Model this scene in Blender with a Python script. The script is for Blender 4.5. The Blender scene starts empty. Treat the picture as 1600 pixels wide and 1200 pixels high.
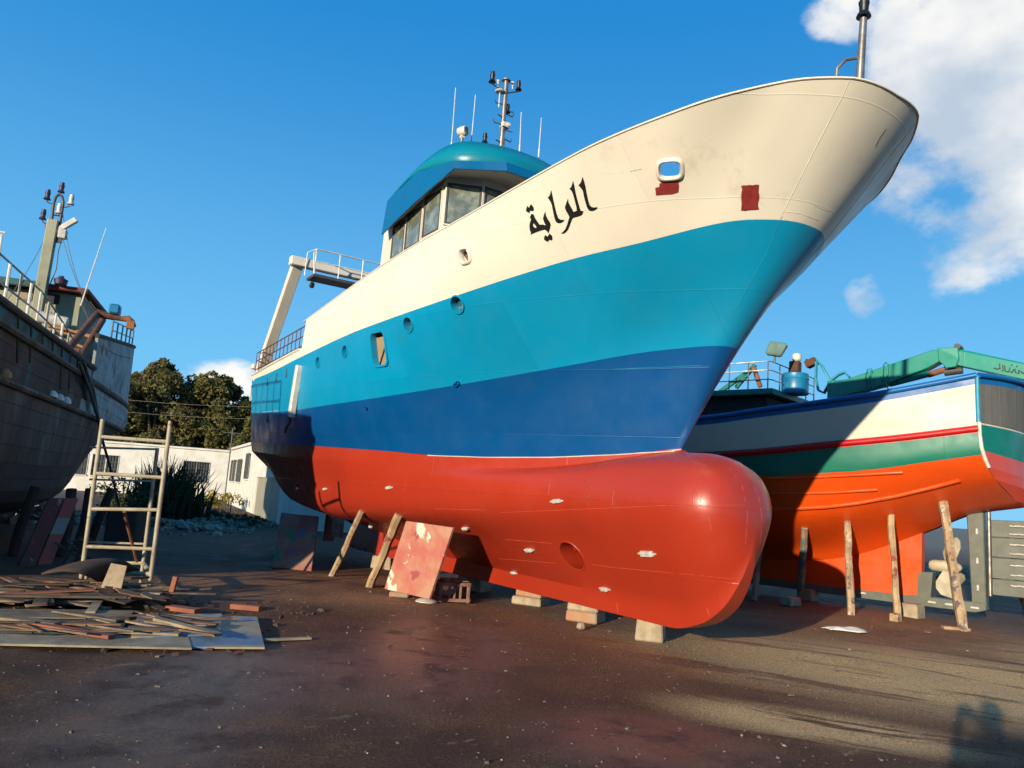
import bpy, bmesh, math, random
import numpy as np
from mathutils import Vector, Matrix
from mathutils.bvhtree import BVHTree
from mathutils.geometry import tessellate_polygon
random.seed(7)
rng = np.random.default_rng(7)
scn = bpy.context.scene
C = scn.collection
rad = math.radians

# ------------------------------------------------------------------ camera
F_PX, PITCH, ROLL, EYE = 1202.0, rad(8.3), rad(4.0), 1.62
cam_d = bpy.data.cameras.new('camera'); cam = bpy.data.objects.new('camera', cam_d); C.objects.link(cam)
cam_d.sensor_width = 36.0; cam_d.lens = 36.0*F_PX/1600.0
cam_d.clip_start = 0.05; cam_d.clip_end = 3000
_cr, _sr, _cp, _sp = math.cos(ROLL), math.sin(ROLL), math.cos(PITCH), math.sin(PITCH)
def ray(px, py):
    """direction of the sight line through a pixel of the 1600x1200 photograph"""
    u = (px-800)/F_PX; v = -(py-600)/F_PX
    a = u*_cr - v*_sr; b = u*_sr + v*_cr
    return Vector((a, _cp - b*_sp, _sp + b*_cp))
EYEP = Vector((0, 0, EYE))
right = ray(801, 600) - ray(800, 600); up = ray(800, 599) - ray(800, 600); fwd = ray(800, 600)
right.normalize(); up.normalize(); fwd.normalize()
cam.matrix_world = Matrix(((right.x, up.x, -fwd.x, 0), (right.y, up.y, -fwd.y, 0), (right.z, up.z, -fwd.z, EYE), (0, 0, 0, 1)))
scn.camera = cam

# ------------------------------------------------------------------ light
SUN_AZ, SUN_EL = rad(30.3+180), rad(10.7)          # behind the photographer, to the left
sun_dir = Vector((math.sin(SUN_AZ)*math.cos(SUN_EL), math.cos(SUN_AZ)*math.cos(SUN_EL), math.sin(SUN_EL)))
sd = bpy.data.lights.new('sun', 'SUN'); sun = bpy.data.objects.new('sun', sd); C.objects.link(sun)
sd.energy = 5.0; sd.angle = rad(0.6); sd.color = (1.0, 0.84, 0.61)
sun.rotation_euler = (-sun_dir).to_track_quat('-Z', 'Y').to_euler()
scn.view_settings.view_transform = 'Standard'; scn.view_settings.look = 'None'
scn.view_settings.exposure = 0.6; scn.view_settings.gamma = 1.0; scn.view_settings.use_curve_mapping = False

scn.cycles.max_bounces = 5; scn.cycles.diffuse_bounces = 3; scn.cycles.glossy_bounces = 3; scn.cycles.transmission_bounces = 3
scn.cycles.use_adaptive_sampling = True; scn.cycles.adaptive_threshold = 0.03
scn.cycles.caustics_reflective = False; scn.cycles.caustics_refractive = False

class NT:
    """small helper to write node trees"""
    def __init__(s, tree): s.t = tree; s.n = tree.nodes; s.l = tree.links; s.n.clear()
    def add(s, typ, **kw):
        n = s.n.new(typ)
        for k, v in kw.items():
            if k.startswith('i_'):
                key = k[2:]; key = int(key) if key.isdigit() else key
                n.inputs[key].default_value = v
            else: setattr(n, k, v)
        return n
    def link(s, a, b): s.l.new(a, b)
    def val(s, sock, x):
        if hasattr(x, 'is_output'): s.l.new(x, sock)
        else: sock.default_value = x
    def math(s, op, a, b=0.0, c=0.0, clamp=False):
        n = s.n.new('ShaderNodeMath'); n.operation = op; n.use_clamp = clamp
        for i, x in enumerate((a, b, c)): s.val(n.inputs[i], x)
        return n.outputs[0]
    def ramp(s, x, lo, hi, a=0.0, b=1.0):
        n = s.n.new('ShaderNodeMapRange'); n.interpolation_type = 'SMOOTHSTEP'
        s.val(n.inputs[0], x); n.inputs[1].default_value = lo; n.inputs[2].default_value = hi
        s.val(n.inputs[3], a); s.val(n.inputs[4], b); return n.outputs[0]
    def mix(s, f, a, b):
        n = s.n.new('ShaderNodeMix'); n.data_type = 'RGBA'
        s.val(n.inputs[0], f); s.val(n.inputs[6], a if hasattr(a, 'is_output') else (*a[:3], 1)); s.val(n.inputs[7], b if hasattr(b, 'is_output') else (*b[:3], 1))
        return n.outputs[2]
    def noise(s, vec, scale, detail=4, rough=0.55, dist=0.0, out=0):
        n = s.n.new('ShaderNodeTexNoise'); s.l.new(vec, n.inputs['Vector'])
        n.inputs['Scale'].default_value = scale; n.inputs['Detail'].default_value = min(detail, 6)
        n.inputs['Roughness'].default_value = rough; n.inputs['Distortion'].default_value = dist
        return n.outputs[out]
    def mapping(s, vec, scale=(1, 1, 1), rot=(0, 0, 0), loc=(0, 0, 0)):
        n = s.n.new('ShaderNodeMapping'); s.l.new(vec, n.inputs[0])
        n.inputs[1].default_value = loc; n.inputs[2].default_value = rot; n.inputs[3].default_value = scale
        return n.outputs[0]

world = bpy.data.worlds.new('World'); scn.world = world; world.use_nodes = True
w = NT(world.node_tree)
world.cycles.sampling_method = 'NONE'
sky = w.add('ShaderNodeTexSky', sky_type='NISHITA', sun_disc=False, sun_elevation=SUN_EL, sun_rotation=SUN_AZ,
            air_density=1.0, dust_density=0.25, ozone_density=2.2, altitude=10)
geo0 = w.add('ShaderNodeTexCoord').outputs['Generated']
sep = w.add('ShaderNodeSeparateXYZ'); w.link(geo0, sep.inputs[0])
el = w.ramp(sep.outputs['Z'], -.02, .62)
clear = w.mix(el, (2.3, 7.6, 12.6), (.12, 3.2, 8.6))            # clear winter-afternoon blue, paler to the horizon
base_sky = w.mix(.86, sky.outputs[0], clear)
geo = w.add('ShaderNodeTexCoord').outputs['Generated']
nrm = w.add('ShaderNodeVectorMath', operation='NORMALIZE'); w.link(geo, nrm.inputs[0]); dirv = nrm.outputs[0]
warp = w.add('ShaderNodeVectorMath', operation='SCALE'); warp.inputs['Scale'].default_value = 0.06
nz = w.n.new('ShaderNodeTexNoise'); w.link(dirv, nz.inputs['Vector']); nz.inputs['Scale'].default_value = 5.0; nz.inputs['Detail'].default_value = 5
sub = w.add('ShaderNodeVectorMath', operation='SUBTRACT'); w.link(nz.outputs['Color'], sub.inputs[0]); sub.inputs[1].default_value = (.5, .5, .5)
w.link(sub.outputs[0], warp.inputs[0])
addv = w.add('ShaderNodeVectorMath', operation='ADD'); w.link(dirv, addv.inputs[0]); w.link(warp.outputs[0], addv.inputs[1]); nr2 = w.add('ShaderNodeVectorMath', operation='NORMALIZE'); w.link(addv.outputs[0], nr2.inputs[0]); wdir = nr2.outputs[0]
cloud = None
# cumulus banks: (direction, angular radius, strength)
for (cx, cy, r, k) in ((1580, -10, 7.8, 1.2), (1475, 80, 4.3, .95), (1650, 100, 7.4, 1.2), (1600, 215, 4.4, .66), (1300, 15, 2.0, .75), (1395, 300, 3.0, .62),
                       (1490, 395, 3.0, .74), (1570, 365, 3.2, .74), (1355, 461, 1.6, .72), (350, 602, 2.0, .66), (300, 600, 2.2, .5), (395, 602, 2.0, .6),
                       (-500, 560, 12, .6), (2500, 300, 16, .9), (2300, -500, 18, .8)):
    d = ray(cx, cy).normalized()
    dt = w.add('ShaderNodeVectorMath', operation='DOT_PRODUCT'); w.link(wdir, dt.inputs[0]); dt.inputs[1].default_value = d
    m = w.ramp(dt.outputs['Value'], math.cos(rad(r*1.3)), math.cos(rad(r*.1)), 0.0, k)
    cloud = m if cloud is None else w.math('SUBTRACT', w.math('ADD', cloud, m), w.math('MULTIPLY', cloud, m))
n1 = w.noise(w.mapping(dirv, (1, 1, 1.5)), 9.0, 8, .62)
n2 = w.noise(dirv, 3.1, 4, .5)
dens = w.math('ADD', w.math('MULTIPLY', cloud, .95), w.math('MULTIPLY', w.math('SUBTRACT', n1, .52), 1.5))
dens = w.math('MULTIPLY', w.ramp(dens, .32, .80), w.ramp(cloud, .02, .3))
lit = w.ramp(w.noise(w.mapping(dirv, (1, 1, 1.5), loc=(.03, .05, .04)), 5.5, 5, .5), .36, .62)
ccol = w.mix(lit, (6.6, 7.6, 8.8), (12.6, 12.2, 11.4))
skyc = w.mix(w.math('MULTIPLY', dens, .9), base_sky, ccol)
bg = w.add('ShaderNodeBackground'); w.link(skyc, bg.inputs[0]); bg.inputs[1].default_value = 0.056
w.link(bg.outputs[0], w.add('ShaderNodeOutputWorld').inputs[0])

# ------------------------------------------------------------------ helpers: scene
ROOTM = {}
def tag(o, label=None, cat=None, group=None, kind=None):
    if label: o['label'] = label
    if cat: o['category'] = cat
    if group: o['group'] = group
    if kind: o['kind'] = kind
    return o
def thing(name, label, cat, loc=(0, 0, 0), xdir=(1, 0), group=None, scale=1.0):
    """an Empty at the base of a thing; its local x axis points along xdir"""
    o = bpy.data.objects.new(name, None); C.objects.link(o)
    a = math.atan2(xdir[1], xdir[0]); o.location = loc; o.rotation_euler = (0, 0, a); o.scale = (scale,)*3
    ROOTM[o.name] = Matrix.Translation(loc) @ Matrix.Rotation(a, 4, 'Z') @ Matrix.Scale(scale, 4)
    return tag(o, label, cat, group)
def gnd(px, py, z=0.0):
    d = ray(px, py); return EYEP + d*((z-EYE)/d.z)
def on_t(root, px, py, t):
    """point of a sight line in a boat's frame, where it crosses the fore-and-aft plane at half-breadth t"""
    M = ROOTM[root.name].inverted(); o = M @ EYEP; d = M.to_3x3() @ ray(px, py)
    return o + d*((t-o.y)/d.y)
def on_s(root, px, py, s):
    M = ROOTM[root.name].inverted(); o = M @ EYEP; d = M.to_3x3() @ ray(px, py)
    return o + d*((s-o.x)/d.x)
def cr(p0, p1, p2, p3, t):
    return 0.5*((2*p1)+(-p0+p2)*t+(2*p0-5*p1+4*p2-p3)*t*t+(-p0+3*p1-3*p2+p3)*t**3)
def spline(pts, n):
    """resample a polyline as a Catmull-Rom curve, n points, even by chord length"""
    P = np.array(pts, float); Q = np.vstack([2*P[0]-P[1], P, 2*P[-1]-P[-2]])
    out = []
    for i in range(len(P)-1):
        for k in range(24): out.append(cr(Q[i], Q[i+1], Q[i+2], Q[i+3], k/24))
    out.append(P[-1]); out = np.array(out)
    L = np.r_[0, np.cumsum(np.linalg.norm(np.diff(out, axis=0), axis=1))]
    f = np.linspace(0, 1, n) if np.isscalar(n) else np.array(n)
    x = f*L[-1]
    return np.stack([np.interp(x, L, out[:, k]) for k in range(out.shape[1])], 1)
def pw(tab):
    """smooth piecewise curve through a table of (x, y...)"""
    T = np.array(tab, float); x = T[:, 0]
    def f(s):
        s = min(max(s, x[0]), x[-1]); i = min(max(int(np.searchsorted(x, s, 'right'))-1, 0), len(x)-2)
        h = x[i+1]-x[i]; t = (s-x[i])/h
        def sl(j):
            if j <= 0: return (T[1, 1:]-T[0, 1:])/(x[1]-x[0])
            if j >= len(x)-1: return (T[-1, 1:]-T[-2, 1:])/(x[-1]-x[-2])
            a = (T[j, 1:]-T[j-1, 1:])/(x[j]-x[j-1]); b = (T[j+1, 1:]-T[j, 1:])/(x[j+1]-x[j])
            return np.where(a*b > 0, 2*a*b/(a+b+1e-12), 0)
        m0, m1 = sl(i), sl(i+1)
        r = (2*t**3-3*t*t+1)*T[i, 1:]+(t**3-2*t*t+t)*h*m0+(-2*t**3+3*t*t)*T[i+1, 1:]+(t**3-t*t)*h*m1
        return r if len(r) > 1 else float(r[0])
    return f

class MB:
    """collects shapes and links them as one mesh object"""
    def __init__(s): s.v = []; s.f = []; s.m = []
    def add(s, vs, fs, mi=0):
        b = len(s.v); s.v += [Vector(v) for v in vs]; s.f += [tuple(b+i for i in f) for f in fs]
        s.m += [mi]*len(fs) if np.isscalar(mi) else list(mi); return s
    def box(s, c, size, rot=None, mi=0, taper=1.0):
        hx, hy, hz = (k/2 for k in size); vs = []
        for z, k in ((-hz, 1.0), (hz, taper)):
            for x, y in ((-hx, -hy), (hx, -hy), (hx, hy), (-hx, hy)): vs.append(Vector((x*k, y*k, z)))
        if rot is not None: vs = [rot @ v for v in vs]
        vs = [v+Vector(c) for v in vs]
        return s.add(vs, [(3, 2, 1, 0), (4, 5, 6, 7), (0, 1, 5, 4), (1, 2, 6, 5), (2, 3, 7, 6), (3, 0, 4, 7)], mi)
    def beam(s, a, b, wd, ht, up=(0, 0, 1), mi=0):
        """box of width wd and height ht from a to b"""
        a, b = Vector(a), Vector(b); x = (b-a); L = x.length; x.normalize(); y = Vector(up).cross(x)
        if y.length < 1e-4: y = Vector((1, 0, 0)).cross(x)
        y.normalize(); z = x.cross(y)
        R = Matrix((x, y, z)).transposed()
        return s.box((a+b)/2, (L, wd, ht), R, mi)
    def tube(s, pts, r, seg=8, closed=False, caps=True, mi=0):
        P = [Vector(p) for p in pts]; n = len(P); rs = [r]*n if np.isscalar(r) else list(r)
        T = []
        for i in range(n):
            a = P[(i-1) % n] if closed or i > 0 else P[i]; b = P[(i+1) % n] if closed or i < n-1 else P[i]
            t = b-a; T.append(t.normalized() if t.length > 1e-9 else Vector((0, 0, 1)))
        N = T[0].orthogonal().normalized(); vs = []; prev = T[0]
        for i in range(n):
            q = prev.rotation_difference(T[i]); N = q @ N; N = (N-T[i]*N.dot(T[i])).normalized(); prev = T[i]; Bn = T[i].cross(N)
            for k in range(seg):
                a = 2*math.pi*k/seg; vs.append(P[i]+(N*math.cos(a)+Bn*math.sin(a))*rs[i])
        fs = []
        for i in range(n if closed else n-1):
            j = (i+1) % n
            for k in range(seg): k2 = (k+1) % seg; fs.append((i*seg+k, i*seg+k2, j*seg+k2, j*seg+k))
        if caps and not closed:
            fs.append(tuple(range(seg-1, -1, -1))); fs.append(tuple((n-1)*seg+k for k in range(seg)))
        return s.add(vs, fs, mi)
    def lathe(s, base, axis, prof, seg=16, mi=0):
        """prof: list of (radius, height along axis)"""
        ax = Vector(axis).normalized(); N = ax.orthogonal().normalized(); Bn = ax.cross(N); vs = []; n = len(prof)
        for r, h in prof:
            for k in range(seg):
                a = 2*math.pi*k/seg; vs.append(Vector(base)+ax*h+(N*math.cos(a)+Bn*math.sin(a))*r)
        fs = [(i*seg+k, i*seg+(k+1) % seg, (i+1)*seg+(k+1) % seg, (i+1)*seg+k) for i in range(n-1) for k in range(seg)]
        fs.append(tuple(range(seg-1, -1, -1))); fs.append(tuple((n-1)*seg+k for k in range(seg)))
        return s.add(vs, fs, mi)
    def plate(s, poly, thick, mi=0):
        """flat polygon (3D points, in order) given a thickness to both sides of its plane"""
        P = [Vector(p) for p in poly]; nn = Vector((0, 0, 0))
        for i in range(len(P)): nn += P[i].cross(P[(i+1) % len(P)])
        nn.normalize(); n = len(P)
        vs = [p-nn*thick/2 for p in P]+[p+nn*thick/2 for p in P]
        tr = tessellate_polygon([P]); fs = []
        for t in tr: fs.append(tuple(t[::-1])); fs.append(tuple(n+i for i in t))
        fs += [(i, (i+1) % n, n+(i+1) % n, n+i) for i in range(n)]
        return s.add(vs, fs, mi)
    def grid(s, G, mi=0, flip=False):
        """G[i][j] points"""
        n, m = len(G), len(G[0]); vs = [p for row in G for p in row]
        fs = []; mm = []
        for i in range(n-1):
            for j in range(m-1):
                q = (i*m+j, i*m+j+1, (i+1)*m+j+1, (i+1)*m+j); fs.append(q[::-1] if flip else q)
                mm.append(mi(i, j) if callable(mi) else mi)
        return s.add(vs, fs, mm)
    def build(s, name, mats, parent=None, world=False, smooth=None, origin=None, bevel=0.0):
        vs = s.v
        if world and parent is not None:
            Mi = ROOTM[parent.name].inverted(); vs = [Mi @ v for v in vs]
        if parent is None:
            if origin is None:
                a = np.array(vs); origin = Vector(((a[:, 0].min()+a[:, 0].max())/2, (a[:, 1].min()+a[:, 1].max())/2, a[:, 2].min()))
            vs = [v-Vector(origin) for v in vs]
        me = bpy.data.meshes.new(name); me.from_pydata(vs, [], s.f)
        for m in (mats if isinstance(mats, (list, tuple)) else [mats]): me.materials.append(m)
        me.polygons.foreach_set('material_index', s.m)
        o = bpy.data.objects.new(name, me); C.objects.link(o)
        if parent is not None:
            o.parent = parent; ROOTM.setdefault(o.name, ROOTM.get(parent.name))
        else:
            o.location = origin; ROOTM[o.name] = Matrix.Translation(origin)
        bm = bmesh.new(); bm.from_mesh(me); bmesh.ops.recalc_face_normals(bm, faces=bm.faces)
        if bevel: bmesh.ops.bevel(bm, geom=bm.edges[:], offset=bevel, segments=1, affect='EDGES', clamp_overlap=True)
        bm.to_mesh(me); bm.free()
        if smooth is not None:
            me.polygons.foreach_set('use_smooth', [True]*len(me.polygons)); me.set_sharp_from_angle(angle=rad(smooth))
        me.update(); return o
def link_mesh(name, me, mats, parent):
    for m in (mats if isinstance(mats, (list, tuple)) else [mats]): me.materials.append(m)
    o = bpy.data.objects.new(name, me); C.objects.link(o); o.parent = parent; ROOTM.setdefault(o.name, ROOTM.get(parent.name)); return o
def bvh_world(objs):
    vs = []; fs = []
    for o in objs:
        b = len(vs); M = ROOTM[o.parent.name] if o.parent else ROOTM[o.name]
        vs += [M @ v.co for v in o.data.vertices]; fs += [[b+i for i in p.vertices] for p in o.data.polygons]
    return BVHTree.FromPolygons(vs, fs)
def hit(tree, px, py):
    d = ray(px, py).normalized(); l, n, i, k = tree.ray_cast(EYEP, d)
    if l is None: return None, None
    if n.dot(d) > 0: n = -n
    return l, n

# ------------------------------------------------------------------ helpers: materials
ALB = .77      # every paint is given as it would look fully lit; this sets its true reflectance
def principled(name):
    m = bpy.data.materials.new(name); m.use_nodes = True; t = NT(m.node_tree)
    b = t.add('ShaderNodeBsdfPrincipled'); o = t.add('ShaderNodeOutputMaterial'); t.link(b.outputs[0], o.inputs[0])
    return m, t, b
def mat(name, col, col2=None, scale=3.0, rough=0.5, rough2=None, metal=0.0, bump=0.0, bscale=40.0, stretch=(1, 1, 1), spots=None, spot_scale=6.0, lo=.35, hi=.65, spot_lo=.58, spot_hi=.64, spec=0.5, bdist=0.01):
    """painted / worn surface: two tones broken by noise, optional flaking spots, fine relief"""
    col = tuple(k*ALB for k in col); col2 = tuple(k*ALB for k in col2) if col2 else None; spots = [tuple(k*ALB for k in q) for q in spots] if spots else None
    m, t, b = principled(name); co = t.add('ShaderNodeTexCoord').outputs['Object']
    if stretch != (1, 1, 1): co = t.mapping(co, stretch)
    f = t.noise(co, scale, 7, .62)
    c = t.mix(t.ramp(f, lo, hi), col, col2 if col2 else tuple(k*.82 for k in col))
    for i, sp in enumerate(spots or []):
        sf = t.noise(t.mapping(co, loc=(3.1*i+1.7, 2.3*i, 5.9*i)), spot_scale, 8, .6)
        c = t.mix(t.ramp(sf, spot_lo, spot_hi), c, sp)
    t.link(c, b.inputs['Base Color']) if hasattr(c, 'is_output') else None
    t.val(b.inputs['Roughness'], t.ramp(f, .3, .7, rough, rough if rough2 is None else rough2))
    b.inputs['Metallic'].default_value = metal; b.inputs['Specular IOR Level'].default_value = spec
    if bump:
        bn = t.add('ShaderNodeBump', i_Strength=bump, i_Distance=bdist)
        t.link(t.noise(co, bscale, 5, .6), bn.inputs['Height']); t.link(bn.outputs[0], b.inputs['Normal'])
    return m
def hull_paint(name, col, rough=.3, dirt=(.2, .15, .1), dirt_amt=.25, streak=.2, wav=.12, coat=0.0):
    """ship's paint on steel plate: gentle plate waviness, vertical run marks, faint grime"""
    col = tuple(k*ALB for k in col); dirt = tuple(k*ALB for k in dirt)
    m, t, b = principled(name); co = t.add('ShaderNodeTexCoord').outputs['Object']
    sx = t.add('ShaderNodeSeparateXYZ'); t.link(co, sx.inputs[0]); cx = t.add('ShaderNodeCombineXYZ'); t.link(sx.outputs['X'], cx.inputs[0]); t.link(sx.outputs['Z'], cx.inputs[1])
    bk = t.add('ShaderNodeTexBrick', offset=.5, i_Scale=1.0); bk.inputs['Mortar Size'].default_value = .006; bk.inputs['Mortar Smooth'].default_value = .6; bk.inputs['Brick Width'].default_value = 2.3; bk.inputs['Row Height'].default_value = .83; bk.inputs['Color1'].default_value = (.94, .94, .94, 1); bk.inputs['Color2'].default_value = (1.03, 1.03, 1.03, 1); bk.inputs['Mortar'].default_value = (.94, .94, .94, 1); t.link(cx.outputs[0], bk.inputs['Vector'])
    big = t.noise(co, .55, 4, .5); fine = t.noise(t.mapping(co, (2.0, 2.0, .35)), 3.0, 8, .65)
    c = t.mix(t.ramp(big, .35, .7), col, tuple(k*.88 for k in col))
    c = t.mix(t.math('MULTIPLY', t.ramp(fine, .56, .78), streak), c, tuple(k*.55+.02 for k in col))
    sm = t.noise(t.mapping(co, loc=(7, 3, 1)), 1.3, 9, .7)
    c = t.mix(t.math('MULTIPLY', t.ramp(sm, .58, .75), dirt_amt), c, dirt)
    pl = t.add('ShaderNodeVectorMath', operation='MULTIPLY'); t.link(c, pl.inputs[0]); t.link(bk.outputs['Color'], pl.inputs[1]); c = pl.outputs[0]
    t.link(c, b.inputs['Base Color'])
    t.val(b.inputs['Roughness'], t.ramp(t.noise(co, 2.2, 6, .6), .3, .7, rough*.85, rough*1.35))
    b.inputs['Coat Weight'].default_value = coat; b.inputs['Coat Roughness'].default_value = .12
    bn = t.add('ShaderNodeBump', i_Strength=wav, i_Distance=.05); bn2 = t.add('ShaderNodeBump', i_Strength=.06, i_Distance=.004)
    wv = t.add('ShaderNodeTexWave', wave_type='BANDS', bands_direction='X', i_Scale=.62, i_Distortion=1.2); wv.inputs['Detail'].default_value = 1; t.link(co, wv.inputs[0])
    wz = t.add('ShaderNodeTexWave', wave_type='BANDS', bands_direction='Z', i_Scale=.5, i_Distortion=1.5); t.link(co, wz.inputs[0])
    hh = t.math('ADD', t.noise(t.mapping(co, (1, 1, .8)), 1.6, 3, .45), t.math('MULTIPLY', t.math('MULTIPLY', wv.outputs['Fac'], wz.outputs['Fac']), .18))
    t.link(hh, bn.inputs['Height']); t.link(t.noise(co, 160, 3, .6), bn2.inputs['Height'])
    bn3 = t.add('ShaderNodeBump', i_Strength=.35, i_Distance=.006); t.link(bk.outputs['Fac'], bn3.inputs['Height']); t.link(bn.outputs[0], bn3.inputs['Normal'])
    t.link(bn3.outputs[0], bn2.inputs['Normal']); t.link(bn2.outputs[0], b.inputs['Normal'])
    return m
M = {}
M['white'] = hull_paint('ship_white', (.82, .775, .66), .42, (.42, .33, .22), .35, .10)
M['turq'] = hull_paint('ship_turquoise', (.0, .29, .54), .36, (.03, .22, .3), .25, .18, .2)
M['navy'] = hull_paint('ship_blue', (.0, .082, .285), .34, (.02, .1, .2), .25, .2, .2)
M['red'] = hull_paint('ship_antifouling', (.40, .034, .013), .31, (.31, .05, .026), .6, .25, .22)
M['roofteal'] = hull_paint('roof_teal', (.0, .24, .34), .36, (.02, .15, .2), .15, .1)
M['fascia'] = hull_paint('ship_fascia_blue', (.0, .14, .36), .35, (.02, .1, .3), .1, .08)
M['black'] = mat('black_paint', (.008, .008, .009), rough=.45)
M['maroon'] = mat('maroon_primer', (.20, .012, .012), (.27, .025, .02), 9, .6, bump=.15)
M['steel'] = mat('galvanised_pipe', (.36, .34, .31), (.22, .2, .18), 8, .38, .5, metal=.7)
M['darksteel'] = mat('dark_steel', (.05, .05, .055), (.09, .07, .06), 9, .5)
M['zinc'] = mat('zinc_anode', (.62, .6, .56), (.42, .4, .36), 14, .55, bump=.2)
M['wpaint'] = mat('white_paint_small', (.78, .76, .7), (.62, .58, .5), 6, .45)
M['rust'] = mat('rusty_steel', (.16, .05, .022), (.07, .03, .018), 7, .8, bump=.4, bscale=60)
M['rustpaint'] = mat('rust_stained_orange', (.32, .12, .05), (.17, .07, .035), 7, .8, bump=.4)
M['seam'] = mat('weld_seam_white', (.72, .68, .58), rough=.5)
M['seamred'] = mat('weld_seam_red', (.62, .09, .045), rough=.4)
M['seamtq'] = mat('weld_seam_turquoise', (.02, .3, .44), rough=.4)
M['scuff'] = mat('scraped_paint', (.74, .72, .68), (.5, .3, .25), 30, .7)
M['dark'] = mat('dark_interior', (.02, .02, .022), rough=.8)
M['deck'] = mat('deck_paint', (.1, .16, .14), (.07, .09, .08), 4, .7)
M['visorin'] = mat('wheelhouse_soffit', (.62, .58, .5), rough=.6)
def glass(name, col=(.05, .07, .075), rough=.06):
    m, t, b = principled(name); b.inputs['Base Color'].default_value = (*col, 1); b.inputs['Roughness'].default_value = rough
    b.inputs['Specular IOR Level'].default_value = .9; b.inputs['Coat Weight'].default_value = .5
    co = t.add('ShaderNodeTexCoord').outputs['Object']
    b2 = t.add('ShaderNodeBump', i_Strength=.05); t.link(t.noise(co, 5, 2), b2.inputs['Height']); t.link(b2.outputs[0], b.inputs['Normal'])
    c = t.mix(t.ramp(t.noise(co, 4, 6, .6), .4, .7), col, tuple(k*2.0+.03 for k in col)); t.link(c, b.inputs['Base Color'])
    return m
M['glass'] = glass('wheelhouse_glass', (.10, .115, .09), .12)
M['portglass'] = glass('porthole_glass', (.02, .05, .06), .05)
def wood(name, a, b_, rough=.8, scale=3.0, spots=None, **k):
    return mat(name, a, b_, scale, rough, stretch=k.pop('stretch', (1, 1, 1)), bump=.5, bscale=30, spots=spots, **k)
M['ply'] = wood('raw_plywood', (.42, .30, .17), (.32, .22, .12))
M['timber'] = wood('prop_timber', (.50, .36, .20), (.30, .19, .10), spots=[(.25, .06, .05)], spot_scale=5)
M['timberred'] = wood('prop_timber_painted', (.46, .33, .19), (.30, .2, .12), spots=[(.34, .13, .09), (.56, .5, .40), (.12, .09, .09)], spot_scale=9, spot_lo=.56, spot_hi=.66)
M['timberblue'] = wood('prop_timber_blue', (.40, .3, .2), (.18, .12, .09), spots=[(.06, .22, .24), (.05, .06, .08)], spot_scale=5, spot_lo=.52, spot_hi=.6)
M['conc'] = mat('concrete_block', (.44, .36, .25), (.30, .24, .16), 6, .9, bump=.7, bscale=25, spots=[(.2, .26, .24)], spot_scale=3.5)
M['concred'] = mat('clay_block', (.42, .2, .11), (.36, .27, .18), 5, .9, bump=.7, bscale=25)
M['brick'] = mat('red_brick', (.38, .12, .06), (.28, .1, .06), 8, .9, bump=.5)
M['woodgrey'] = wood('scrap_grey_wood', (.27, .205, .13), (.13, .095, .06), .85)
M['woodbrown'] = wood('scrap_brown_wood', (.26, .13, .065), (.13, .065, .035), .85)
M['woodlight'] = wood('scrap_light_wood', (.40, .31, .2), (.25, .18, .11), .85)
M['woodred'] = wood('scrap_red_wood', (.34, .10, .045), (.22, .07, .04), .8)
M['woodpale'] = wood('scrap_pale_painted', (.38, .32, .21), (.24, .19, .12), .8)

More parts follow.
